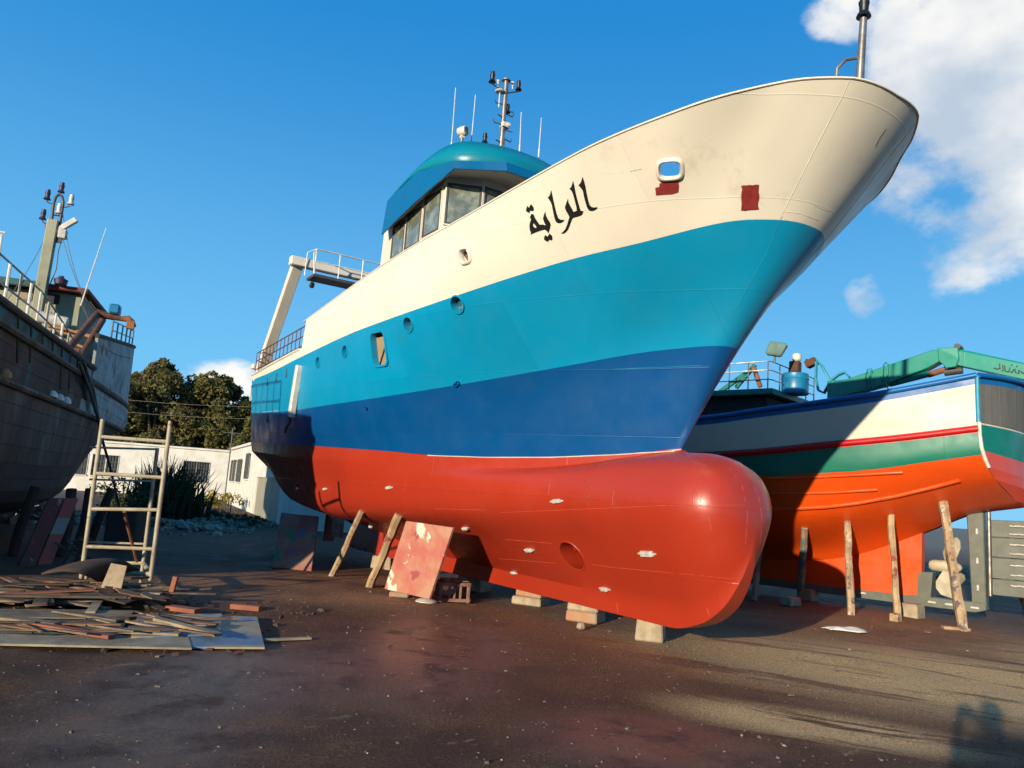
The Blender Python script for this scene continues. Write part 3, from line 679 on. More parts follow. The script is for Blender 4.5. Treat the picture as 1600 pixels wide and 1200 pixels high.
# rubbing post
a = on_t(boat, 468, 571, 2.52); b_ = on_t(boat, 455, 652, 2.47)
mb = MB(); mb.beam(a, b_, .13, .13, (1, 0, 0)); mb.build('rubbing_post', M['wpaint'], boat, bevel=.02)
mb = MB(); mb.tube([b_+Vector((0, .03, 0)), on_t(boat, 453, 660, 2.45), on_t(boat, 447, 668, 2.42), on_t(boat, 446, 676, 2.36)], .022, 6); mb.build('drain_hose', M['rust'], boat, smooth=60)

# --- wheelhouse
def mirror(P): return P+[(p[0], -p[1], p[2]) for p in P[::-1]]
wall_b = mirror([(7.2, 1.2, 4.3), (4.4, 1.2, 4.3), (4.12, .62, 4.3)]); wall_t = mirror([(7.0, 1.2, 7.0), (4.42, 1.2, 7.18), (4.14, .62, 7.2)])
mb = MB(); n_ = len(wall_b); mb.add(wall_b+wall_t, [(i, (i+1) % n_, n_+(i+1) % n_, n_+i) for i in range(n_)]+[tuple(range(n_, 2*n_))])
house = mb.build('wheelhouse', M['white'], boat)
def window(a, b_, z0, z1, f0=.08, f1=.92, rake=0.0):
    """framed window in the wall running from a to b (s,t); frame proud of the wall"""
    a, b_ = Vector((*a, 0)), Vector((*b_, 0)); d = b_-a; p = a+d*f0; q = a+d*f1; out = Vector((d.y, -d.x, 0)).normalized()
    mid = (a+b_)/2
    if out.dot(mid-Vector((5.6, 0, 0))) < 0: out = -out
    o = [p+Vector((0, 0, z0)), q+Vector((0, 0, z0)), q+Vector((0, 0, z1)), p+Vector((0, 0, z1))]
    dn = d.normalized()
    G = []
    for e, k in ((.028, .002), (.028, .03), (-.004, .03), (-.010, .012)):
        G.append([o[0]+out*k-dn*e-Vector((0, 0, e)), o[1]+out*k+dn*e-Vector((0, 0, e)), o[2]+out*k+dn*e+Vector((0, 0, e)), o[3]+out*k-dn*e+Vector((0, 0, e))])
    G = [g_+[g_[0]] for g_ in G]; mb = MB(); mb.grid(G); f = mb.build('window_frame', M['darksteel'], house)
    mb = MB(); mb.add([v+out*.012 for v in o], [(0, 1, 2, 3)]); mb.build('window_pane', M['glass'], house)
    e = .05; G = [[o[0]-dn*e-Vector((0, 0, e)), o[1]+dn*e-Vector((0, 0, e)), o[2]+dn*e+Vector((0, 0, e)), o[3]-dn*e+Vector((0, 0, e))]]
    G = [[v+out*k for v in G[0]] for k in (.004, .022)]; i2 = .026
    G.append([o[0]-dn*i2-Vector((0, 0, i2))+out*.022, o[1]+dn*i2-Vector((0, 0, i2))+out*.022, o[2]+dn*i2+Vector((0, 0, i2))+out*.022, o[3]-dn*i2+Vector((0, 0, i2))+out*.022])
    G = [g_+[g_[0]] for g_ in G]; mb = MB(); mb.grid(G); mb.build('window_surround', M['white'], house)
for sg in (1, -1):
    window((6.55, sg*1.2), (5.95, sg*1.2), 6.12, 6.74); window((5.93, sg*1.2), (5.25, sg*1.2), 6.16, 6.82); window((5.2, sg*1.2), (4.50, sg*1.2), 6.22, 6.93)
    window((4.4, sg*1.2), (4.12, sg*.62), 6.30, 7.0, .06, .94)
window((4.12, .62), (4.12, .02), 6.32, 7.02, .1, .96); window((4.12, -.62), (4.12, -.02), 6.32, 7.02, .1, .96)
lowr = mirror([(6.62, 1.42, 6.58), (5.2, 1.42, 6.83), (3.82, 1.38, 7.05), (3.45, .56, 7.13)])
topr = mirror([(6.44, 1.44, 7.22), (5.2, 1.44, 7.40), (3.84, 1.40, 7.19), (3.46, .57, 7.29)])
mb = MB(); n_ = len(lowr); mb.add(lowr+topr, [(i, i+1, n_+i+1, n_+i) for i in range(n_-1)]); 
vis = mb.build('visor_fascia', M['fascia'], boat); md = vis.modifiers.new('thickness', 'SOLIDIFY'); md.thickness = .03
mb = MB(); inn = mirror([(6.9, 1.18, 6.9), (5.2, 1.18, 7.0), (4.44, 1.18, 7.14), (4.16, .6, 7.18)])
mb.add(lowr+inn, [(i, i+1, n_+i+1, n_+i) for i in range(n_-1)]); mb.build('visor_soffit', M['visorin'], boat)
PT = [(6.42, 1.40, 7.24), (5.8, 1.39, 7.42), (5.21, 1.37, 7.55), (4.75, 1.32, 7.64), (4.42, 1.25, 7.69), (4.12, 1.10, 7.72), (3.92, .76, 7.73), (3.80, .28, 7.73)]
# rounded parapet of the roof deck
def ringr(pts, m_=40): return [tuple(p) for p in spline(pts, m_)]
pb = ringr(mirror([(6.5, 1.40, 7.18), (5.9, 1.41, 7.33), (5.2, 1.41, 7.40), (4.5, 1.36, 7.30), (3.95, 1.22, 7.22), (3.62, .75, 7.27), (3.52, .3, 7.29)]))
pt = ringr(mirror(PT))
mid = [tuple((np.array(a)+np.array(b_))/2+np.array((-.015, .015*np.sign(a[1]), .01))) for a, b_ in zip(pb, pt)]
mb = MB(); mb.grid([pb, mid, pt]); par = mb.build('roof_parapet', M['roofteal'], boat, smooth=60); md = par.modifiers.new('thickness', 'SOLIDIFY'); md.thickness = .02
mb = MB(); mb.add(topr, [tuple(range(n_))]); mb.build('wheelhouse_roof', M['deck'], boat)
mb = MB(); mb.tube(pt, .014, 6); mb.build('parapet_rail', M['roofteal'], boat, smooth=60)

# --- roof mast, lights and antennas
def lamp(base, up, k=1.0, parent=None, mats=None):
    up = Vector(up).normalized(); mb = MB()
    mb.lathe(base, up, [(.012*k, 0), (.012*k, .03*k), (.075*k, .035*k), (.06*k, .075*k), (.045*k, .09*k), (.05*k, .17*k), (.055*k, .18*k), (.055*k, .2*k), (.042*k, .21*k), (.044*k, .26*k), (.02*k, .27*k)], 12)
    return mb.build('navigation_light', mats or M['black'], parent or boat, smooth=35)
mb = MB(); m0 = Vector((4.62, 0, 7.6)); m1 = Vector((4.62, 0, 9.52))
mb.tube([m0, (4.62, 0, 8.35)], .062, 12); mb.tube([(4.62, 0, 8.35), m1], .05, 12); mb.lathe(m1-Vector((0, 0, .02)), (0, 0, 1), [(.05, 0), (.09, .01), (.09, .03), (.05, .035)], 12)
mast = mb.build('roof_mast', M['steel'], boat, smooth=40)
la = on_s(boat, 769, 131, 4.62); ra = on_s(boat, 810, 143, 4.62)
mb = MB(); mb.tube([(4.62, 0, 9.28), (la.x, la.y, la.z), ], .014, 6); mb.tube([(4.62, 0, 9.26), (ra.x, ra.y, ra.z)], .014, 6)
for i, z in enumerate((8.35, 8.62, 8.86, 9.02)):
    sg = 1 if i % 2 else -1; mb.tube([(4.62, 0, z), (4.62, sg*.2, z-.02), (4.62, sg*.22, z+.04)], .012, 6)
    mb.tube([(4.62, 0, z-.1), (4.55, -sg*.18, z-.12)], .012, 6)
mb.build('mast_arm', M['darksteel'], boat, smooth=40)
lamp(la, (.02, 0, 1), .95); lamp(ra, (.02, 0, 1), .85)
for q in (la+Vector((0, -.13, -.02)), ra+Vector((0, .14, -.0))):
    mb = MB(); mb.tube([q, q+Vector((0, 0, .06))], .01, 6); mb.lathe(q+Vector((0, 0, .05)), (0, 0, 1), [(.018, 0), (.022, .05), (.04, .07), (.04, .085), (.01, .09)], 10); mb.build('gps_antenna', M['wpaint'], boat, smooth=40)
mb = MB(); q = on_s(boat, 781, 145, 4.62); mb.lathe(q, (0, 0, 1), [(.02, 0), (.085, .01), (.1, .03), (.07, .06), (.01, .07)], 14); mb.tube([q, q-Vector((0, 0, .3))], .012, 6); mb.build('dome_antenna', M['wpaint'], boat, smooth=40)
lamp(on_s(boat, 793, 178, 4.62), (0, 0, 1), .75)
q = on_s(boat, 789, 196, 4.6); mb = MB(); mb.box(q, (.12, .16, .1)); mb.lathe(q+Vector((-.06, -.04, 0)), (-1, 0, 0), [(.035, 0), (.04, .03), (.03, .035)], 10, ); mb.build('floodlight', M['wpaint'], boat, bevel=.01)
lamp(on_s(boat, 757, 226, 4.5), (0, 0, 1), .85)
q = on_s(boat, 721, 226, 5.0); mb = MB(); mb.tube([q-Vector((0, 0, .1)), q+Vector((0, 0, .18))], .035, 10); mb.build('searchlight_stand', M['steel'], boat, smooth=40)
mb = MB(); h = q+Vector((0, 0, .26)); mb.lathe(h+Vector((.1, .05, 0)), (-1, -.5, .05), [(.03, 0), (.08, .03), (.095, .1), (.095, .2), (.08, .205), (.075, .17)], 14); mb.box(h-Vector((0, 0, .1)), (.07, .07, .06)); mb.build('searchlight', M['wpaint'], boat, smooth=35)
for (x0, y0, x1, y1, s) in ((705, 232, 712, 137, 5.3), (736, 226, 743, 148, 5.1), (812, 232, 814.5, 175, 4.4), (842, 238, 846, 184, 4.3)):
    a = on_s(boat, x0, y0, s); b_ = on_s(boat, x1, y1, s); mb = MB(); mb.tube([a-Vector((0, 0, .1)), a+(b_-a)*.1], .016, 6); mb.tube([a, b_], [.010, .007], 6); mb.build('whip_antenna', M['wpaint'], boat, smooth=50)
# bow mast
bm0 = Vector((-2.70, 0, 5.66)); bm1 = Vector((-2.78, 0, 6.98)); mb = MB(); mb.tube([bm0, bm1], [.052, .038], 12)
mb.tube([(-2.735, 0, 6.55), (-2.66, .14, 6.5), (-2.60, .20, 6.4), (-2.56, .21, 5.7)], .02, 8); mb.tube([(-2.735, 0, 6.55), (-2.66, -.14, 6.5), (-2.60, -.20, 6.4), (-2.56, -.21, 5.7)], .02, 8)
mb.build('bow_mast', M['steel'], boat, smooth=40); lamp(bm1-Vector((0, 0, .02)), (-.03, 0, 1), 1.05)

# --- stern gallows with walkway
M['gantry'] = mat('gantry_white', (.80, .77, .68), (.7, .66, .57), 2.5, .45)
for sg in (1, -1):
    mb = MB(); mb.beam((11.45, sg*2.22, 3.95), (9.3, sg*2.22, 6.36), .17, .24, (0, 1, 0)); mb.build('gallows_leg', M['gantry'], boat, bevel=.015)
mb = MB(); mb.beam((9.2, 2.42, 6.4), (9.2, -2.42, 6.4), .2, .2); mb.build('gallows_beam', M['gantry'], boat, bevel=.015)
mb = MB(); mb.beam((8.85, 2.05, 6.03), (8.85, -2.3, 6.03), .5, .06); mb.build('walkway', M['darksteel'], boat)
mb = MB(); x = 8.6; ys = np.linspace(2.05, -2.25, 9)
for y in ys: mb.tube([(x, y, 6.05), (x, y, 6.60)], .013, 6)
mb.tube([(x, 2.05, 6.05), (x, 2.1, 6.5), (x, 2.03, 6.60), (x, -2.25, 6.60)], .015, 6); mb.tube([(x, 2.05, 6.33), (x, -2.25, 6.33)], .012, 6)
mb.tube([(x, 2.05, 6.60), (9.05, 2.1, 6.62), (9.1, 2.1, 6.1)], .013, 6); mb.build('walkway_railing', M['wpaint'], boat, smooth=40)
q = on_t(boat, 488, 440, 1.9); mb = MB(); mb.tube([q+Vector((0, 0, .28)), q+Vector((0, 0, .05))], .008, 6); mb.lathe(q-Vector((0, 0, .08)), (.3, .2, .1), [(.01, -.03), (.07, -.02), (.07, .02), (.01, .03)], 14); mb.build('hanging_block', M['darksteel'], boat, smooth=40)
# after railing of rods
for sg in (1, -1):
    top = [(s, sg*2.4, 4.70-.045*(s-7.7)) for s in np.linspace(7.68, 11.1, 14)]
    mb = MB()
    for k in (0.0, .2, .4): mb.tube([(p[0], p[1], p[2]-k) for p in top], .012, 6)
    for p in top: mb.tube([p, (p[0], p[1], 4.1)], .010, 6)
    mb.build('stern_railing', M['rust'] if sg == 1 else M['steel'], boat, smooth=40)
mb = MB(); mb.box((11.62, 2.2, 3.8), (.16, .22, .7)); mb.box((11.66, 2.25, 4.3), (.2, .2, .12)); mb.build('stern_roller_post', M['white'], boat, bevel=.02)
mb = MB(); mb.box((8.2, 0, 4.6), (2.0, 2.0, 1.2)); mb.build('deckhouse', M['white'], boat, bevel=.03)

# ================================================================== the wooden boat behind, stern towards us
M['w_blue'] = hull_paint('gunwale_blue', (.0, .13, .42), .4, dirt_amt=.1); M['w_white'] = hull_paint('planking_white', (.72, .66, .53), .45, (.5, .45, .4), .15, .06, .2)
M['w_red'] = hull_paint('stripe_red', (.60, .006, .012), .4, dirt_amt=.1); M['w_green'] = hull_paint('stripe_green', (.0, .19, .13), .4, dirt_amt=.1)
M['w_orange'] = hull_paint('bottom_orange', (.80, .085, .006), .34, (.6, .06, .01), .2, .06); M['w_salmon'] = hull_paint('bottom_red', (.62, .075, .04), .35, dirt_amt=.1)
M['w_trans'] = wood('transom_grey_boards', (.15, .145, .13), (.115, .11, .095), .75, 2.0, stretch=(3, 3, .5))
M['w_grey'] = mat('shoe_grey', (.13, .145, .12), (.10, .11, .09), 5, .45, bump=.1); M['w_trim'] = mat('corner_trim_blue', (.03, .33, .5), (.02, .25, .42), 6, .5)
M['crane'] = hull_paint('crane_green', (.0, .27, .20), .38, (.1, .12, .08), .35, .15, .06); M['cranedk'] = mat('platform_green', (.0, .20, .16), (.01, .13, .11), 5, .5)
M['cream'] = mat('propeller_canvas', (.55, .5, .38), (.42, .36, .25), 6, .75, bump=.4, bscale=14); M['tank'] = mat('tank_blue', (.01, .22, .42), (.01, .15, .32), 5, .4, spots=[(.5, .5, .5)], spot_scale=3, spot_lo=.68, spot_hi=.72)
M['hose'] = mat('hose_cyan', (.05, .38, .46), (.04, .3, .4), 9, .5); M['floodgrey'] = mat('floodlight_greygreen', (.16, .25, .2), (.12, .2, .17), 7, .5)
U2 = (-.731, .682)
wb = thing('wooden_fishing_boat', 'wooden fishing boat with orange bottom and white, red and green bands behind the trawler bow', 'fishing boat', (8.27, 13.71, 0), U2)
r_sheer = [(-.47, 1.72, 4.06), (.7, 1.86, 3.84), (1.75, 1.95, 3.69), (3, 2.0, 3.55), (4.2, 2.0, 3.42), (6, 1.82, 3.38), (7.6, 1.35, 3.5), (8.8, .7, 3.7), (9.5, 0, 3.9)]
def down(R, dz, k=1.0): return [(p[0], p[1]*k, p[2]-dz) for p in R]
r_cap = down(r_sheer, .14)
r_wr = [(-.48, 1.72, 3.26), (.7, 1.85, 3.09), (1.75, 1.94, 2.97), (3.6, 1.98, 2.78), (6, 1.72, 2.72), (7.6, 1.15, 2.84), (8.7, .55, 2.98), (9.3, 0, 3.1)]
r_rg = down(r_wr, .125, .998)
r_go = [(-.52, 1.68, 2.79), (.25, 1.76, 2.65), (1.2, 1.86, 2.48), (2.35, 1.91, 2.37), (3.1, 1.92, 2.31), (6, 1.55, 2.22), (7.6, .9, 2.34), (8.5, .4, 2.4), (9.1, 0, 2.5)]
r_ri = [(-.62, 1.32, 2.42), (.1, 1.34, 2.28), (.6, 1.36, 2.11), (1.1, 1.40, 1.95), (1.95, 1.48, 1.73), (3.1, 1.50, 1.56), (6, 1.1, 1.40), (7.6, .5, 1.45), (8.8, 0, 1.6)]
r_bt = [(-.75, .45, 2.12), (0, .5, 1.94), (.73, .5, 1.66), (2, .45, 1.20), (3.2, .40, 1.0), (6, .3, .8), (7.6, .2, .85), (8.6, 0, 1.0)]
r_de = [(-.8, .07, 2.04), (0, .09, 1.86), (.73, .10, 1.50), (2, .10, .95), (3.2, .10, .74), (6, .10, .55), (7.6, .08, .6), (8.5, 0, .8)]
def loft_rows(Rs, n, subs):
    A = [spline(R, n) for R in Rs]; out = []; band = []
    ext = [2*A[0]-A[1]]+A+[2*A[-1]-A[-2]]
    for i, k in enumerate(subs):
        for j in range(k): out.append(cr(ext[i], ext[i+1], ext[i+2], ext[i+3], j/k)); band.append(i)
    out.append(A[-1]); return out, band
rows2, band2 = loft_rows([r_sheer, r_cap, r_wr, r_rg, r_go, r_ri, r_bt, r_de], 60, [1, 4, 1, 3, 5, 5, 3])
mb = MB(); mi = lambda i, j: min(band2[i], 4)
mb.grid([[tuple(p) for p in r] for r in rows2], mi); mb.grid([[(p[0], -p[1], p[2]) for p in r] for r in rows2], mi, flip=True)
wh = mb.build('hull', [M['w_blue'], M['w_white'], M['w_red'], M['w_green'], M['w_orange']], wb, smooth=35)
# transom, slightly rounded: boards above, a green band, then the red of the bottom
def tr_row(p, bulge, z_mid): return [(p[0]-bulge*(1-k*k)-.0, p[1]*k, p[2]+(z_mid)*(1-k*k)) for k in np.linspace(1, -1, 15)]
T0 = tr_row(rows2[0][0], .42, .06); zc = [4.06-.14, 3.30, 2.86, 2.42]
def tcorner(z):
    zz = [r[0][2] for r in rows2][::-1]; return (np.interp(z, zz, [r[0][0] for r in rows2][::-1]), np.interp(z, zz, [r[0][1] for r in rows2][::-1]), z)
nb = 9
tz_ = [tcorner(z) for z in (4.06, 3.92, 3.30, 3.27, 2.86, 2.6, 2.42, 2.12, 2.04)]
bul = [.42, .42, .40, .40, .38, .34, .28, .12, .05]; zm = [.05, .05, -.02, -.02, -.1, -.1, -.1, -.02, 0]
TR = [tr_row(p, b_, z) for p, b_, z in zip(tz_, bul, zm)]
tm = [0, None, 1, 2, 3, 3, 3, 3]
mb = MB()
for i, m_ in enumerate(tm):
    if m_ is None: continue
    mb.grid([TR[i], TR[i+1]], m_)
tro = mb.build('transom', [M['w_blue'], M['w_white'], M['w_green'], M['w_salmon']], wb, smooth=40)
for j in range(14):                                                # upright transom boards
    a, b_, c_, d_ = (Vector(TR[1][j]), Vector(TR[1][j+1]), Vector(TR[2][j+1]), Vector(TR[2][j]))
    e = (b_-a)*.006; out = Vector((-.012-.0015*(j % 3), 0, 0)); P = [a+e, b_-e, c_-e, d_+e]
    mb = MB(); mb.add([p+out for p in P]+[p-Vector((-.03, 0, 0)) for p in P], [(0, 1, 2, 3), (7, 6, 5, 4), (0, 4, 5, 1), (1, 5, 6, 2), (2, 6, 7, 3), (3, 7, 4, 0)]); mb.build('transom_board', M['w_trans'], tro)
mb = MB(); c1 = tcorner(4.0); c2 = tcorner(3.28)
mb.tube([tcorner(4.05), tcorner(3.7), tcorner(3.3)], .035, 8); mb.build('corner_trim', M['w_trim'], wb, smooth=50)
mb = MB(); mb.tube([(tcorner(z)[0]-.01, tcorner(z)[1], z) for z in (3.3, 3.1, 2.9, 2.72, 2.6)], .03, 8); mb.build('corner_trim', M['wpaint'], wb, smooth=50)
mb = MB(); mb.tube([(p[0], p[1]+.012, p[2]) for p in spline(r_sheer, 40)], .045, 8); mb.build('gunwale', M['w_blue'], wb, smooth=50)
mb = MB(); mb.tube([(p[0], -p[1]-.012, p[2]) for p in spline(r_sheer, 40)], .045, 8); mb.build('gunwale', M['w_blue'], wb, smooth=50)
mb = MB(); mb.tube([(p[0]-.03, p[1], p[2]) for p in TR[0]], .045, 8); mb.build('gunwale', M['w_blue'], wb, smooth=50)
rub = spline(r_wr, 50); mb = MB(); mb.tube([(p[0], p[1]+.006, p[2]-.06) for p in rub], .05, 8); mb.build('rubbing_strake', M['w_red'], wb, smooth=50)
BV2 = bvh_world([wh])
def bilge(pts, r):
    Q = []
    for (x0, y0), (x1, y1) in zip(pts[:-1], pts[1:]):
        for i in range(10): Q.append((x0+(x1-x0)*i/10, y0+(y1-y0)*i/10))
    Q.append(pts[-1]); H = []
    for x, y in Q:
        l, n = hit(BV2, x, y)
        if l is not None: H.append(to_local(wb, l))
    mb = MB(); mb.tube(H, r, 8); mb.build('bilge_strake', M['w_orange'], wb, smooth=50)
bilge([(1200, 748), (1260, 746), (1320, 743), (1411, 738)], .03); bilge([(1180, 771), (1250, 771), (1310, 769), (1371, 765)], .03)
bilge([(1190, 797), (1290, 792), (1340, 786), (1400, 775), (1450, 763), (1500, 750)], .04)
# deadwood, shoe, rudder and propeller
mb = MB(); prof = [(.78, 1.50), (.80, .34), (2.2, .30), (4, .28), (6, .3), (8, .55), (7.6, .66), (6, .62), (3.2, .80), (2, 1.02), (1.2, 1.34)]
mb.plate([(s, 0, z) for s, z in prof], .20); mb.build('deadwood', M['w_orange'], wb, bevel=.012)
mb = MB(); mb.plate([(-.22, 0, .26), (-.05, 0, .20), (.3, 0, .20), (1.0, 0, .19), (6, 0, .17), (6, 0, .31), (1.05, 0, .34), (.86, 0, .37), (.84, 0, .78), (.60, 0, .80), (.64, 0, .36), (.16, 0, .36), (-.2, 0, .38)], .24); mb.build('keel_shoe', M['w_grey'], wb, bevel=.015)
mb = MB(); mb.plate([(-.0, 0, .32), (-.22, 0, .32), (-.20, 0, 1.92), (.06, 0, 1.88)], .22); mb.build('rudder_post', M['w_grey'], wb, bevel=.015)
rb = []
zb = [.52, .80, 1.16, 1.50, 1.80]
for i in range(4):
    mb = MB(); mb.plate([(-.30, 0, zb[i]+.006), (-1.45, 0, zb[i]+.006+.02), (-1.45, 0, zb[i+1]-.006+.03), (-.30, 0, zb[i+1]-.006)], .10); p = mb.build('rudder_plank', M['w_grey'], wb, bevel=.008)
    for zz in (.25, .7):
        z = zb[i]+(zb[i+1]-zb[i])*zz
        if (i, zz) == (0, .25): continue
        m2 = MB(); m2.tube([(-.58, .07, z), (-.64, .085, z-.005), (-.70, .07, z+.006), (-.80, .085, z)], .015, 6); m2.build('rudder_anode', M['zinc'], wb, smooth=40)
mb = MB(); mb.tube([(-.26, 0, .5), (-.26, 0, 1.95)], .035, 10); mb.build('rudder_stock', M['steel'], wb, smooth=40)
for z in (.62, 1.08, 1.58):
    mb = MB(); mb.box((-.10, .12, z), (.04, .03, .1), taper=.8); mb.build('post_anode', M['zinc'], wb, bevel=.006)
for s in (.35, .62, 1.8, -.05):
    mb = MB(); mb.box((s, .13, .28), (.14, .03, .035), taper=.8); mb.build('shoe_anode', M['zinc'], wb, bevel=.006)
mb = MB(); hub = Vector((.36, 0, .92)); mb.lathe(hub+Vector((.32, 0, 0)), (-1, 0, 0), [(.07, 0), (.10, .05), (.11, .25), (.10, .42), (.05, .5), (.01, .52)], 14); mb.build('propeller_hub', M['cream'], wb, smooth=40)
for k in range(3):                                                 # blades still wrapped against paint
    a = rad((118, 292, 222)[k]); ax = Vector((0, math.cos(a), math.sin(a))); tg = Vector((0, -math.sin(a), math.cos(a))); G = []
    for r_, wd, tw in ((.06, .08, .5), (.19, .14, .52), (.33, .20, .6), (.46, .20, .72), (.55, .12, .85)):
        d = Vector((math.cos(tw), 0, 0))*1.0; v = (Vector((1, 0, 0))*math.cos(tw)+tg*math.sin(tw)); nn = ax.cross(v)
        G.append([hub+ax*r_+v*wd*c_+nn*(.022*(1-c_*c_)*sg+.006*random.uniform(-1, 1)) for sg, c_ in [(1, -1), (1, -.5), (1, 0), (1, .5), (1, 1), (-1, .5), (-1, 0), (-1, -.5), (1, -1)]])
    mb = MB(); mb.grid(G); mb.add(G[-1][:-1], [tuple(range(8))]); mb.build('propeller_blade', M['cream'], wb, smooth=60)
mb = MB(); G = [[(p[0], p[1]*k*.97, p[2]-.55) for k in (1, .5, 0, -.5, -1)] for p in spline(r_sheer, 30)]; mb.grid(G); mb.build('deck', M['deck'], wb)
# --- hydraulic crane folded along the deck
T = .25
cp = lambda x, y, t=T: on_t(wb, x, y, t)
mb = MB(); mb.plate([cp(1296, 626), cp(1296, 597), cp(1326, 594), cp(1462, 548), cp(1498, 553), cp(1496, 566), cp(1470, 567), cp(1452, 577), cp(1385, 603), cp(1330, 618)], .26); crane = mb.build('crane_boom', M['crane'], wb, bevel=.012)
mb = MB(); mb.plate([cp(1468, 546, T+.02), cp(1500, 545), cp(1502, 562), cp(1497, 575), cp(1483, 577), cp(1470, 566)], .34); mb.build('crane_knuckle', M['crane'], wb, bevel=.012)
a, b_ = cp(1497, 560), cp(1690, 601); mb = MB(); mb.beam(a, b_, .20, .27); arm = mb.build('crane_jib', M['crane'], wb, bevel=.012)
a, b_ = cp(1498, 548), cp(1690, 590); mb = MB(); mb.tube([a, b_], .035, 10); mb.build('crane_ram', M['crane'], wb, smooth=40)
q = cp(1498, 543, T); mb = MB(); mb.tube([q-Vector((0, .12, 0)), q+Vector((0, .12, 0))], .055, 12); mb.build('crane_pin', M['darksteel'], wb, smooth=40)
q0, q1 = cp(1390, 600), cp(1452, 584); mb = MB(); mb.tube([q0, q1], .06, 12); mb.build('crane_cylinder', M['crane'], wb, smooth=40)
q0, q1 = cp(1450, 586), cp(1478, 577); mb = MB(); mb.tube([q0, q1], .055, 10); mb.build('crane_cylinder', M['rustpaint'], wb, smooth=40)
q0, q1 = cp(1476, 582), cp(1504, 578); mb = MB(); mb.tube([q0, q1], .07, 10); mb.build('crane_cylinder', M['darksteel'], wb, smooth=40)
mb = MB(); q = cp(1312, 612); mb.box((q.x, q.y, 3.5), (.4, .4, .8)); mb.build('crane_pedestal', M['crane'], wb, bevel=.015)
for L in ([(1352, 612), (1353, 585), (1356, 577), (1362, 576), (1361, 590), (1364, 608)], [(1360, 607), (1358, 590), (1363, 580)], [(1380, 590), (1381, 570), (1384, 566), (1388, 569), (1387, 585), (1384, 600), (1388, 608)], [(1376, 588), (1378, 600), (1384, 606)]):
    mb = MB(); mb.tube([cp(x, y, T+.17) for x, y in L], .012, 6); mb.build('hydraulic_hose', M['crane'], wb, smooth=60)
tx0 = [[(1553,575),(1558,577),(1562,575)],[(1562,568),(1563,577)],[(1567,570),(1568,579),(1565,580)],[(1570,571),(1571,580),(1576,581)],[(1578,574),(1577,580),(1582,582),(1584,577)],[(1586,576),(1587,582),(1592,584),(1592,578)],[(1594,580),(1600,584),(1603,580)],[(1580,570),(1582,571)],[(1588,572),(1590,573)]]
for L in tx0:
    mb = MB(); P = [cp(x, y, T+.103) for x, y in L]; mb.tube(P, .011, 5); mb.build('painted_letter', M['darksteel'], arm)
# --- platform, railing, lamps and tank forward of the crane
c0 = cp(1207, 606, 1.0); zt = c0.z
mb = MB(); mb.box((c0.x+1.7, -.15, zt-.06), (3.4, 2.3, .12)); mb.build('platform', M['cranedk'], wb, bevel=.01)
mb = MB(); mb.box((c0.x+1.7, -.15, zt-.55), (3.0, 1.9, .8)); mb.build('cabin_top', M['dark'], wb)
posts = [(c0.x+.1+k*.42, 1.0) for k in range(6)]+[(c0.x+.05, 1.0-k*.45) for k in range(1, 6)]
for s, t_ in posts:
    mb = MB(); mb.tube([(s, t_, zt-.02), (s, t_, zt+.55)], .014, 6); mb.build('rail_post', M['steel'], wb, smooth=40)
for dz in (.18, .37, .55):
    mb = MB(); mb.tube([(c0.x+2.2, 1.0, zt+dz), (c0.x+.12, 1.0, zt+dz), (c0.x+.05, .93, zt+dz), (c0.x+.05, -1.25, zt+dz)], .012, 6); mb.build('rail', M['steel'], wb, smooth=50)
q = cp(1208, 560, 1.0); R = Matrix.Rotation(.4, 3, 'X') @ Matrix.Rotation(-.25, 3, 'Y'); mb = MB(); mb.box(q+Vector((-.06, 0, .18)), (.34, .12, .30), R, taper=1.15); mb.build('floodlight', M['floodgrey'], wb, bevel=.03)
mb = MB(); mb.tube([Vector((q.x-.03, q.y, zt+.5)), q+Vector((-.04, 0, .1))], .022, 8); mb.build('floodlight_foot', M['darksteel'], wb)
q = cp(1242, 609, .1); mb = MB(); mb.lathe(q-Vector((0, 0, .1)), (0, 0, 1), [(.27, 0), (.28, .03), (.27, .06), (.27, .30), (.28, .32), (.27, .34), (.27, .42), (.24, .44)], 20); mb.build('water_tank', M['tank'], wb, smooth=30)
mb = MB(); mb.box(q+Vector((0, 0, .48)), (.2, .2, .24)); mb.build('lamp_base', M['rust'], wb, bevel=.02)
mb = MB(); mb.lathe(q+Vector((-.03, .0, .6)), (0, 0, 1), [(.06, 0), (.09, .03), (.09, .14), (.07, .16)], 14); mb.build('deck_lamp', M['wpaint'], wb, smooth=40)
q = cp(1268, 567, .2); mb = MB(); mb.box(q, (.22, .18, .15), Matrix.Rotation(.4, 3, 'Y')); mb.tube([q, q+Vector((.12, 0, .08))], .03, 8); mb.build('hose_coupling', M['rust'], wb, bevel=.02)
for k in range(5):
    o = Vector((0, .05*k-.1, .012*k)); L = [(1274, 562), (1283, 572), (1290, 585), (1297, 598)] if k < 3 else [(1278, 570), (1277, 595), (1281, 614), (1290, 618), (1297, 606), (1302, 598), (1312, 590), (1322, 586), (1330, 594)]
    mb = MB(); mb.tube([cp(x, y, .2)+o for x, y in L], .022, 6); mb.build('hydraulic_hose', M['hose'], wb, smooth=60)
for a, b_ in (((1150, 606), (1180, 570)), ((1125, 612), (1178, 575)), ((1188, 605), (1177, 572))):
    mb = MB(); mb.beam(cp(*a, .4), cp(*b_, .4), .07, .09); mb.build('derrick_arm', M['cranedk'] if a[0] != 1188 else M['rustpaint'], wb, bevel=.01)

